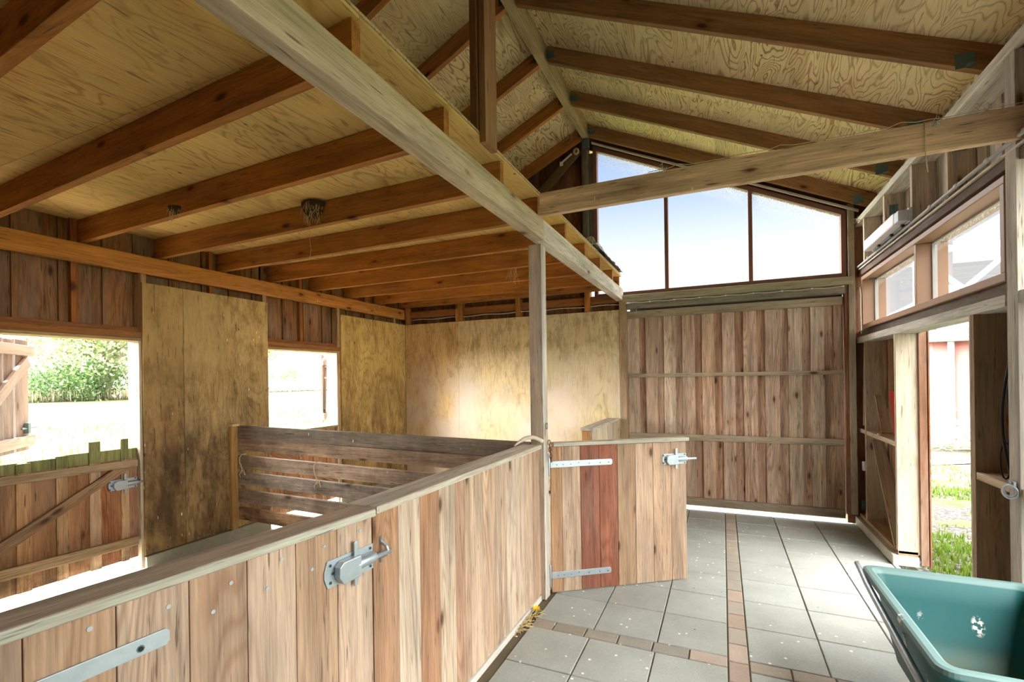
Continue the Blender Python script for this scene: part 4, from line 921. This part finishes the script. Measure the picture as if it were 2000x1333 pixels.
# dusty twine along the tie beam, and a hanging green-grey string with a knot
mb = MB(); pts = []
for i in range(30):
    x = -0.42 + 1.8 * i / 29; pts.append((x, 3.146 - 0.004 * (i % 2), 2.957 + 0.006 * R() + 0.02 * max(0, math.sin(i * 0.7)) * (i % 3 == 0)))
mb.tube(pts, 0.0022, 5); one('twine', mb, M['twine'], 'old twine lying along the top of the cross beam', 'twine')
wisp([(0.982, 3.146, 2.957), (0.983, 3.141, 2.90), (0.982, 3.141, 2.80), (0.988, 3.141, 2.73), (0.992, 3.141, 2.69)], 'string with a knot hanging over the cross beam', 0.0025, 'string')
def fluff(c, s, n, label, name='cobweb_fluff', mat='cobweb', r=0.0016, grp='dusty cobweb tufts'):
    mb = MB()
    for i in range(n):
        p = V(c) + V((random.gauss(0, s), random.gauss(0, s * 0.5), random.gauss(0, s))); q = p + V((random.gauss(0, s), random.gauss(0, s * .5), random.gauss(0, s)))
        mb.tube([p, (p + q) / 2 + V((random.gauss(0, s * .4), 0, random.gauss(0, s * .4))), q], r, 4)
    o = one(name, mb, M[mat], label, 'cobweb', grp); return o
fluff((1.03, 3.143, 2.93), 0.010, 26, 'torn fluff tuft on the cross beam near the hanging string', r=0.002)
fluff((1.22, 3.16, 2.965), 0.018, 22, 'tangle of straw on the cross beam next to the tall stud', r=0.0018)
fluff((0.26, 6.05, 3.62 - 0.15), 0.012, 1, 'loose thread by the gable window') if False else None
fluff((-0.33, 3.146, 2.965), 0.014, 16, 'small tuft on the cross beam in front of the left mullion')
fluff((-1.545, 6.13, 4.93), 0.03, 46, 'old nest tangle under the ridge beside the gable window', 'ridge_nest', 'twine', 0.003, None)
fluff((-1.83, 6.10, 4.86), 0.03, 40, 'old nest tangle on the rafter left of the ridge end', 'ridge_nest', 'twine', 0.0025, None)
fluff((1.315, 6.05, 3.27), 0.012, 30, 'straw tuft at the far end of the pale top plate', 'straw_tuft', 'straw', 0.002, None)
mb = MB(); mb.tube([V((-1.735, 6.12, 4.66)) + V((0.028 * math.cos(a), 0, 0.034 * math.sin(a))) for a in [k * math.pi / 7 for k in range(14)]], 0.014, 8, closed=True); one('insulator_ring', mb, M['straw'], 'small cream ring insulator above the brace beside the gable window', 'insulator')
mb = MB(); mb.beam((-1.93, 6.10, 4.54), (-1.79, 6.10, 4.63), 0.012, 0.02, lin(200, 200, 200)); mb.box(-1.955, -1.915, 6.09, 6.11, 4.50, 4.55); one('cord_pull', mb, M['white_plastic'], 'small white fitting beside the gable window brace', 'fitting')
# crumpled sheeting on the loft edge
mb = MB(); NX, NY = 16, 34; vs = []
for i in range(NX + 1):
    for j in range(NY + 1):
        x = -1.62 + 0.47 * i / NX; y = 4.75 + 1.40 * j / NY; e = min(i, NX - i, j, NY - j) / 3.0
        hgt = 0.004 + min(1, e) * (0.09 + 0.08 * noise.noise(V((x * 7, y * 5, 0))) + 0.05 * noise.noise(V((x * 22, y * 16, 3)))); vs.append((x + 0.02 * noise.noise(V((y * 9, 0, 0))), y, 2.996 + max(0.003, hgt)))
fs = [(i * (NY + 1) + j, (i + 1) * (NY + 1) + j, (i + 1) * (NY + 1) + j + 1, i * (NY + 1) + j + 1) for i in range(NX) for j in range(NY)]
mb.add(vs, fs, vs, smooth=True)
def tarp_mat():
    t = NT('crumpled_sheeting'); n = t.noise(t.vmul(t.pos(), (14, 5, 5)), 1, 3, 0.6)
    t.bsdf(t.mix(t.mapr(n, 0.42, 0.56), lin(120, 128, 130), lin(232, 232, 228)), 0.6, 0, t.bump(t.noise(t.pos(), 30, 3), 0.5, 0.02)); return t.m
o = one('crumpled_sheeting', mb, tarp_mat(), 'crumpled grey and white sheeting lying on the far loft edge', 'sheet')
sol = o.modifiers.new('thick', 'SOLIDIFY'); sol.thickness = 0.004; sol.offset = 1

# ring, hooks and cord by the doorway
def ring_pts(c, a, b, r, n=20): return [c + a * (r * math.cos(k * 2 * math.pi / n)) + b * (r * math.sin(k * 2 * math.pi / n)) for k in range(n)]
root = thing('tie_ring', (1.35, 3.24, 1.04), 'galvanised tie ring screwed to the front edge of the tall doubled stud', 'ring')
mb = MB(); mb.tube(ring_pts(V((1.332, 3.235, 1.03)), V((0.6, -0.8, 0)), Z, 0.034), 0.0042, 8, closed=True); mb.tube(ring_pts(V((1.337, 3.245, 1.035)), V((0.45, -0.89, 0)), Z, 0.03), 0.0042, 8, closed=True); mb.build('ring', M['zinc'], root)
mb = MB(); mb.box(1.343, 1.356, 3.225, 3.275, 1.045, 1.085); mb.cyl((1.357, 3.25, 1.075), (1.335, 3.25, 1.075), 0.008, 8); mb.build('staple_plate', M['zinc'], root, 0.002)
mb = MB(); mb.tube(ring_pts(V((1.40, 3.42, 0.985)), V((1, 0, 0)), Z, 0.012, 14), 0.003, 6, closed=True); mb.cyl((1.40, 3.42, 0.997), (1.40, 3.42, 1.012), 0.003, 6); one('screw_eye', mb, M['zinc'], 'small screw eye under the noggin near the doorway', 'screw eye')
mb = MB(); pts = []
for i in range(24):
    t = i / 23; pts.append((1.415 - 0.035 * math.sin(math.pi * t) * (1), 3.42 + 0.0 * t, 1.70 - 0.63 * t))
mb.tube(pts, 0.007, 6); mb.tube([(1.43 + 0.01 * math.sin(i), 3.45, 1.72 - 0.045 * i) for i in range(14)], 0.013, 6)
mb.tube([(1.40 + 0.022 * math.cos(a), 3.44, 1.16 + 0.10 * math.sin(a)) for a in [k * math.pi / 8 for k in range(16)]], 0.004, 6, closed=True)
one('rubber_cord', mb, M['black'], 'black rubber cord hanging in the bay near the doorway', 'cord')
mb = MB(); pr = [(1.475, 5.70, 1.47), (1.475, 5.50, 1.475), (1.475, 5.46, 1.40), (1.475, 5.455, 1.24), (1.475, 5.50, 1.06), (1.475, 5.58, 1.06), (1.475, 5.60, 1.25), (1.475, 5.64, 1.38)]
mb.prism(pr, (0.03, 0, 0), (0, 0, 1), (.5, .5, .5, 1)); mb.cyl((1.49, 5.56, 1.058), (1.49, 5.56, 1.075), 0.02, 10)
one('red_scoop', mb, M['red_plastic'], 'red plastic scoop standing on the noggin beyond the doorway', 'scoop', None, 0.01)
mb = MB(); mb.prism([(1.435, 6.25, 0.87), (1.465, 6.25, 0.87), (1.475, 6.25, 0.62), (1.455, 6.25, 0.62)], (0, 0.05, 0), (0, 0, 1), (.5, .5, .5, 1)); mb.cyl((1.46, 6.27, 0.62), (1.46, 6.27, 0.16), 0.012, 8)
one('hay_fork', mb, M['red_plastic'], 'narrow red handle standing in the corner bay behind the stud', 'tool', None, 0.006)
root = thing('water_pipe', (1.41, 6.26, 0.13), 'green-grey water pipe with white box in the corner bay', 'pipe')
mb = MB(); mb.cyl((1.415, 6.255, 0.13), (1.415, 6.255, 0.585), 0.016, 12); mb.build('pipe', M['zinc_dark'], root)
mb = MB(); mb.box(1.37, 1.43, 6.20, 6.24, 0.60, 0.70); mb.build('junction_box', M['white_plastic'], root, 0.008)
mb = MB(); mb.box(1.365, 1.405, 6.235, 6.245, 0.17, 0.28); mb.cyl((1.40, 6.25, 0.19), (1.43, 6.25, 0.19), 0.02, 10); mb.build('bracket', M['zinc_dark'], root, 0.003)
pts = [(1.385, 6.30, 2.60), (1.375, 6.22, 2.50), (1.372, 6.21, 2.3), (1.375, 6.21, 2.12), (1.39, 6.22, 2.06)]
cable(pts, 0.006, 'cable', 'wall_cable', 'pale cable hanging in the far corner beside the side window', par=None)
mb = MB()
mb.box(1.365, 1.39, 5.60, 5.66, 1.0555, 1.066)
one('droppings', mb, M['cobweb'], 'white bird droppings on the noggin beyond the doorway', 'droppings', None, 0.004)

# ================================================================== wheelbarrow
def wheelbarrow():
    root = thing('wheelbarrow', (1.0, 2.5, 0.0), 'teal green plastic wheelbarrow parked by the doorway wall', 'wheelbarrow')
    def rr(cx, cy, hx, hy, r, z, N=7):
        out = []
        for qx, qy, a0 in ((1, 1, 0), (-1, 1, 90), (-1, -1, 180), (1, -1, 270)):
            for k in range(N):
                a = math.radians(a0 + 90 * k / (N - 1)); out.append(V((cx + qx * (hx - r) + r * math.cos(a), cy + qy * (hy - r) + r * math.sin(a), z)))
        return out
    cx, cy = 1.005, 2.575
    rings = [  # from the lip's underside outside, over the rim, and down inside
        rr(cx, cy, 0.235, 0.30, 0.09, 0.235), rr(cx, cy, 0.255, 0.335, 0.09, 0.26), rr(cx, cy, 0.29, 0.44, 0.075, 0.50), rr(cx, cy, 0.30, 0.468, 0.06, 0.590), rr(cx, cy, 0.338, 0.502, 0.055, 0.590),
        rr(cx, cy, 0.342, 0.506, 0.056, 0.600), rr(cx, cy, 0.340, 0.504, 0.055, 0.622), rr(cx, cy, 0.330, 0.494, 0.05, 0.627), rr(cx, cy, 0.308, 0.472, 0.045, 0.627), rr(cx, cy, 0.298, 0.462, 0.045, 0.620),
        rr(cx, cy, 0.286, 0.432, 0.06, 0.50), rr(cx, cy, 0.262, 0.365, 0.08, 0.33), rr(cx, cy, 0.245, 0.325, 0.08, 0.262), rr(cx, cy, 0.21, 0.28, 0.07, 0.243)]
    # the floor of the tub slopes up to the wheel end
    n = len(rings[0]); vs = []
    for r_ in rings:
        for p in r_: vs.append(p)
    fs = [(j * n + i, j * n + (i + 1) % n, (j + 1) * n + (i + 1) % n, (j + 1) * n + i) for j in range(len(rings) - 1) for i in range(n)]
    fs.append(tuple(reversed(range(n)))); fs.append(tuple((len(rings) - 1) * n + i for i in range(n)))
    mb = MB(); mb.add(vs, fs, vs, smooth=True)
    for q in range(3 * n, 9 * n): mb.sm[q] = False
    t = NT('teal_plastic'); P = t.pos(); z = t.sep(P)[2]
    c = t.mix(t.mapr(t.noise(P, 5, 5, 0.7), 0.4, 0.65, 0, 0.55), lin(2, 78, 78), lin(24, 80, 76))
    dn = t.math('MULTIPLY', t.mapr(z, 0.36, 0.25), t.mapr(t.noise(P, 14, 5, 0.7), 0.35, 0.6), clamp=True); c = t.mix(dn, c, lin(60, 74, 48))
    rimf = t.mapr(z, 0.600, 0.606, 0, 0.9); c = t.mix(rimf, c, lin(98, 124, 120))
    sp = t.voro(t.vmul(P, (9, 9, 4)), 1); sel = t.math('GREATER_THAN', t.sep(sp.outputs['Color'])[0], 0.55)
    sm = t.math('MULTIPLY', t.math('MULTIPLY', t.mapr(sp.outputs['Distance'], 0.26, 0.16), sel), t.mapr(t.noise(P, 55, 3), 0.47, 0.53), clamp=True)
    c = t.mix(sm, c, lin(214, 208, 196))
    sp2 = t.voro(t.vmul(P, (16, 16, 9)), 1); sel2 = t.math('GREATER_THAN', t.sep(sp2.outputs['Color'])[1], 0.9)
    c = t.mix(t.math('MULTIPLY', t.mapr(sp2.outputs['Distance'], 0.12, 0.06), sel2), c, (0.03, 0.03, 0.02, 1))
    t.bsdf(c, 0.5, 0, t.bump(t.noise(P, 40, 3), 0.08, 0.003), 0.3)
    tb = mb.build('tub', t.m, root); tb['label'] = 'teal green tub with droppings inside'
    # tubular frame: two handles running under the rim to the wheel
    for sgn in (-1, 1):
        mb = MB(); x = cx + sgn * 0.345
        mb.tube([(x, 3.12, 0.612), (x, 3.02, 0.595), (x, 2.94, 0.575), (x - sgn * 0.004, 2.80, 0.548), (x - sgn * 0.015, 2.45, 0.485), (x - sgn * 0.05, 2.05, 0.36), (cx + sgn * 0.08, 1.72, 0.20)], 0.0155, 12); mb.build('handle', M['zinc'], root)
        mb = MB(); mb.tube([(x - sgn * 0.06, 2.60, 0.50), (x - sgn * 0.10, 2.62, 0.30), (x - sgn * 0.14, 2.66, 0.016), (x - sgn * 0.15, 2.50, 0.016), (x - sgn * 0.14, 2.4, 0.24)], 0.013, 10); mb.build('leg', M['zinc'], root)
    for yy in (2.30, 2.72): mb = MB(); mb.box(cx - 0.22, cx + 0.22, yy, yy + 0.03, 0.205, 0.234); mb.build('cross_bar', M['zinc'], root, 0.003)
    mb = MB(); mb.tube([(cx, 1.76 + 0.15 * math.cos(a), 0.185 + 0.15 * math.sin(a)) for a in [k * math.pi / 14 for k in range(28)]], 0.035, 10, closed=True); wh = mb.build('wheel', M['black'], root)
    mb = MB(); mb.cyl((cx - 0.09, 1.76, 0.185), (cx + 0.09, 1.76, 0.185), 0.012, 10); mb.cyl((cx - 0.03, 1.76, 0.185), (cx + 0.03, 1.76, 0.185), 0.118, 20); mb.build('hub', M['zinc'], wh)
    return root
wheelbarrow()

# ================================================================== outside
def ground_mat():
    t = NT('meadow'); P = t.pos(); xyz = t.sep(P)
    green = t.mix(t.mapr(t.noise(P, 0.9, 5, 0.7), 0.35, 0.65), lin(54, 70, 20), lin(32, 52, 10))
    straw = t.mix(t.noise(P, 6, 4, 0.7), lin(60, 66, 28), lin(68, 70, 38))
    c = t.mix(t.mapr(t.noise(t.vmul(P, (0.16, 0.16, 0.16)), 1, 5, 0.65), 0.42, 0.58), green, straw)
    # gravel strip along the right side of the barn
    grv = t.voro(P, 26); gc = t.mix(t.mapr(grv.outputs['Distance'], 0.1, 0.55), lin(112, 106, 102), lin(46, 42, 38))
    m = t.math('MULTIPLY', t.mapr(xyz[0], 1.2, 1.6), t.mapr(t.noise(P, 1.5, 5, 0.7), 0.47, 0.56, 0.95, 0.0), clamp=True)
    m = t.math('MULTIPLY', m, t.mapr(xyz[0], 9, 6)); c = t.mix(m, c, gc)
    t.bsdf(c, 0.95, 0, t.bump(t.noise(P, 14, 4, 0.7), 0.8, 0.05)); return t.m
mb = MB()
for a in ((-160, XL - 0.2, -40, 160), (XL - 0.2, 1.56, 6.5, 160), (1.56, 120, -40, 160), (XL - 0.2, 1.56, -40, Y0)):
    mb.box(a[0], a[1], a[2], a[3], -0.5, -0.10 if a[0] > 1 or a[1] < -4 else -0.06)
tag(mb.build('ground', ground_mat()), kind='structure')
mb = MB(); mb.box(XL - 0.75, XL - 0.19, -1.6, 6.4, -0.12, -0.03, lin(226, 222, 208)); struct('trim_2', mb, [M['curb']])
def grass_patch(name, regions, n, h, label, cols):
    mb = MB()
    for i in range(n):
        x0, x1, y0, y1 = random.choice(regions); x = x0 + (x1 - x0) * R(); y = y0 + (y1 - y0) * R()
        if noise.noise(V((x * 1.3, y * 1.3, 5))) < -0.05: continue
        hh = h * (0.5 + R()); a = R() * 6.28; b = (R() - 0.5) * hh * 0.8; w = 0.006 + 0.006 * R(); dx, dy = math.cos(a) * w, math.sin(a) * w; lx, ly = -math.sin(a) * b, math.cos(a) * b
        c = jit(random.choice(cols), 0.15, 0.04)
        mb.add([(x - dx, y - dy, -0.11), (x + dx, y + dy, -0.11), (x + lx * .5 + dx * .6, y + ly * .5 + dy * .6, -0.1 + hh * .6), (x + lx * .5 - dx * .6, y + ly * .5 - dy * .6, -0.1 + hh * .6), (x + lx, y + ly, -0.1 + hh)], [(0, 1, 2, 3), (3, 2, 4)], [(0, 0, 0)] * 5, c)
    return one(name, mb, leafm, label, 'grass', None, 0, 'stuff')
def leaf_material(name):
    t = NT(name); c = t.attr('tint', 'Color'); d = t.n.new('ShaderNodeBsdfDiffuse'); t.l.new(c, d.inputs[0]); tr = t.n.new('ShaderNodeBsdfTranslucent'); t.l.new(c, tr.inputs[0])
    m = t.n.new('ShaderNodeMixShader'); m.inputs[0].default_value = 0.35; t.l.new(d.outputs[0], m.inputs[1]); t.l.new(tr.outputs[0], m.inputs[2]); t.l.new(m.outputs[0], t.out.inputs[0]); return t.m
leafm = leaf_material('leaves')
gcol = [lin(86, 108, 38), lin(98, 116, 50), lin(70, 94, 32)]
grass_patch('grass', [(1.65, 5.5, 5.0, 12), (1.62, 2.6, 4.3, 6.5), (2.6, 4.4, 7.2, 9.6)], 9000, 0.05, 'short grass in patches on the gravel outside the doorway', gcol)
grass_patch('meadow_grass', [(-12, -5.5, 0.5, 12), (-26, -9, 2, 22)], 14000, 0.16, 'rough meadow grass outside the stable openings', gcol + [lin(110, 106, 70)])
def leafy(mb, c, rad, n, size, cols, squash=0.8, clump=40):
    cl = [(V(c) + V((random.gauss(0, .45) * rad[0], random.gauss(0, .45) * rad[1], random.gauss(0, .42) * rad[2])), 0.22 + 0.2 * R()) for _ in range(clump)]
    for i in range(n):
        q, s = random.choice(cl); r_ = max(rad) * s
        d = V((random.gauss(0, 1), random.gauss(0, 1), random.gauss(0, 1) * squash)); d.normalize(); p = q + d * r_ * (0.6 + 0.4 * R())
        u = V((random.gauss(0, 1), random.gauss(0, 1), random.gauss(0, 1))).normalized(); w = u.orthogonal().normalized(); s1 = size * (0.6 + 0.8 * R()); s2 = s1 * 0.5
        mb.add([p - u * s1 / 2, p + w * s2 / 2, p + u * s1 / 2, p - w * s2 / 2], [(0, 1, 2, 3)], [(0, 0, 0)] * 4, jit(random.choice(cols), 0.18, 0.05))
barkm = plain('bark', (120, 112, 92), 0.9, 0, 0.3, 2)
def tree(name, base, h, rad, n, size, cols, label, lean=(0, 0), clump=40, stems=3, crown_z=0.6, group=None):
    root = thing(name, base, label, 'tree', group); B = V(base)
    mb = MB(); leafy(mb, B + V((lean[0], lean[1], h * crown_z)), rad, n, size, cols, clump=clump); tag(mb.build('crown', leafm, root), kind='stuff')
    mb = MB()
    for k in range(stems):
        a = 6.28 * k / stems + R(); e = B + V((lean[0] + math.cos(a) * rad[0] * 0.55, lean[1] + math.sin(a) * rad[1] * 0.4, h * (crown_z + 0.12)))
        pts = [B + (e - B) * (i / 7) + V((0, 0, (i / 7) * (1 - i / 7) * h * 0.18)) for i in range(8)]; mb.tube(pts, [0.22 * h / 10 * (1 - 0.11 * i) for i in range(8)], 7)
        for j in range(4):
            s = pts[3 + j % 4]; q = s + V((random.gauss(0, rad[0] * .3), random.gauss(0, rad[1] * .3), abs(random.gauss(0, h * .12)) + 0.3)); mb.tube([s, (s + q) / 2 + V((0, 0, .1)), q], [0.08 * h / 10, 0.05 * h / 10, 0.02 * h / 10], 5)
    mb.build('trunk', barkm, root); return root
lite = [lin(142, 150, 108), lin(122, 136, 88), lin(156, 162, 124), lin(98, 118, 74)]
tree('willow_tree', (-66.5, 31.5, -0.1), 15.5, (9.0, 8.0, 6.2), 15000, 0.42, lite, 'big pale green willow at the far side of the meadow', lean=(0, 1.5), clump=90, stems=5, crown_z=0.56)
tree('willow_tree', (-58.0, 38.0, -0.1), 10.5, (4.5, 4.5, 4.0), 4200, 0.36, lite, 'smaller leaning willow right of the big one', lean=(1.5, 3.0), clump=34, stems=4, crown_z=0.62)
dk = [lin(84, 108, 66), lin(66, 92, 54), lin(100, 118, 76)]
mb = MB()
leafy(mb, (-67.5, 28.5, 1.8), (3.2, 6.5, 1.8), 5200, 0.34, dk, clump=40); one('hedge', mb, leafm, 'darker green bushes at the foot of the big willow', 'bush', None, 0, 'stuff')
yel = [lin(232, 218, 90), lin(224, 214, 120)]
mb = MB(); leafy(mb, (-74, 47, 1.6), (1.5, 9, 0.7), 2600, 0.35, yel, clump=40); one('rapeseed', mb, leafm, 'strip of yellow flowering rape behind the willow', 'crop', None, 0, 'stuff')
mb = MB()
for i in range(1600):
    t = R(); x = -68 + 14 * t * 0.2 + random.gauss(0, 0.8); y = 24 + 22 * t; hgt = 0.6 + 0.9 * R(); mb.tube([(x, y, -0.1), (x + random.gauss(0, .12), y + random.gauss(0, .1), -0.1 + hgt)], 0.025, 3, jit(lin(176, 166, 138), 0.1))
one('reeds', mb, leafm, 'pale dry reeds along the far edge of the meadow', 'reeds', None, 0, 'stuff')
for i, (x, y, h, w) in enumerate(((-27.9, 13.3, 0.62, 'highest'), (-26.8, 11.9, 0.45, 'middle'), (-24.9, 10.1, 0.5, 'lowest'))):
    mb = MB(); mb.tube([(x, y, -0.12), (x + 0.02, y, -0.1 + h)], 0.055, 7); one('fence_post', mb, M['timber_old'], 'old fence post in the meadow, %s of the row up the slope' % w, 'post', 'meadow fence posts')
root = thing('field_shed', (-62, 45, -0.1), 'low brown shed with a pale roof behind the meadow', 'shed')
mb = MB(); mb.box(-63, -60, 42.6, 48.5, -0.1, 1.0, lin(150, 126, 110), ax=2); mb.build('shed_wall', M['timber_old'], root)
mb = MB(); mb.box(-63.3, -59.6, 42.2, 49, 1.02, 1.22); mb.build('shed_roof', M['conduit'], root)
tree('field_tree', (-71, 62, -0.1), 4.6, (2.2, 2.2, 1.4), 900, 0.28, lite, 'small lone tree far out in the field seen through the second opening', clump=12, stems=2, crown_z=0.72)
mb = MB()
for i in range(700):
    x = -78 + 1.5 * R(); y = 52 + 34 * R(); mb.tube([(x, y, -0.1), (x, y + random.gauss(0, .1), 0.25 + 0.4 * R())], 0.05, 3, jit(lin(150, 150, 130), 0.1))
one('field_hedge', mb, leafm, 'low thin hedge line under the lone field tree', 'hedge', None, 0, 'stuff')
# pink house
root = thing('pink_house', (6.5, 18, -0.1), 'pink rendered house with grey eaves seen through the doorway', 'house')
pk = plain('pink_render', (134, 84, 78), 0.9, 0, 0.04, 3)
fp = [(4.35, 17.4), (5.10, 16.0), (9.5, 16.0), (9.5, 24), (4.35, 24)]
mb = MB(); mb.prism([(x, y, 0.12) for x, y in fp], (0, 0, 2.35), (1, 0, 0), (.5, .5, .5, 1)); mb.build('house_wall', pk, root)
mb = MB(); mb.prism([(x + .02, y + .02, -0.15) for x, y in fp], (0, 0, 0.27), (1, 0, 0), (.5, .5, .5, 1)); mb.build('plinth', M['zinc_dark'], root)
fo = [(3.9, 17.2), (4.85, 15.55), (10, 15.55), (10, 24.5), (3.9, 24.5)]
mb = MB()
for z0, z1, o_ in ((2.471, 2.56, 0.0), (2.565, 2.66, 0.03), (2.665, 2.76, 0.06)):
    mb.prism([(x - o_, y - o_, z0) for x, y in fo], (0, 0, z1 - z0), (1, 0, 0), lin(190, 188, 180))
mb.build('eaves', M['timber_old'], root)
mb = MB(); ap = V((7, 20.5, 4.6)); n = len(fo); mb.add([V((x - .1, y - .1, 2.77)) for x, y in fo] + [ap], [(i, (i + 1) % n, n) for i in range(n)] + [tuple(reversed(range(n)))], [(0, 0, 0)] * (n + 1)); mb.build('house_roof', M['grey_plastic'], root)
mb = MB(); mb.cyl((5.45, 15.93, -0.1), (5.45, 15.93, 2.47), 0.07, 12); mb.build('downpipe', plain('pale_blue_pipe', (186, 208, 220), 0.5, 0, 0.05, 5), root)
mb = MB(); mb.cyl((5.22, 15.9, 0.85), (5.40, 15.9, 0.85), 0.02, 8); mb.build('outside_tap', M['zinc'], root)
# heap of cut branches and pale planks
mb = MB()
for i in range(420):
    p = V((5.25 + max(-1.5, min(1.5, random.gauss(0, .7))), 13.9 + max(-.8, min(.8, random.gauss(0, .4))), -0.1 + abs(random.gauss(0, .28)))); a = R() * 6.28; l = 0.3 + 0.8 * R(); q = p + V((math.cos(a) * l, math.sin(a) * l * .6, (R() - .3) * l * 0.7)); q.z = max(q.z, -.08)
    mb.tube([p, (p + q) / 2 + V((0, 0, .05)), q], 0.009, 4, jit(lin(206, 196, 160), .1))
one('brush_heap', mb, leafm, 'heap of pale cut branches in front of the pink house', 'brushwood', None, 0, 'stuff')
mb = MB(); mb.beam((3.3, 11.4, -0.07), (5.4, 12.5, -0.04), 0.25, 0.05, lin(220, 214, 200)); one('loose_plank', mb, M['timber_old'], 'pale plank lying on the grass in front of the branch heap', 'plank')
# pale timber frame seen through the side window
root = thing('timber_frame', (4.0, 9.0, -0.1), 'pale open timber frame with crossed braces beyond the side window', 'frame')
for i, x in enumerate((2.55, 3.6, 4.65)):
    mb = MB(); mb.box(x, x + 0.08, 8.6, 8.68, -0.1, 3.35, lin(226, 220, 212)); mb.build('frame_post', M['timber_old'], root)
mb = MB(); mb.box(2.45, 4.8, 8.59, 8.69, 3.352, 3.44, lin(226, 220, 212)); mb.build('frame_beam', M['timber_old'], root)
for a, b in (((2.63, 8.64, 2.35), (3.6, 8.64, 3.3)), ((2.63, 8.66, 3.3), (3.6, 8.66, 2.35)), ((3.68, 8.64, 3.3), (4.65, 8.64, 2.35))):
    mb = MB(); mb.beam(a, b, 0.03, 0.06, lin(222, 216, 208)); mb.build('frame_brace', M['timber_old'], root)
#end
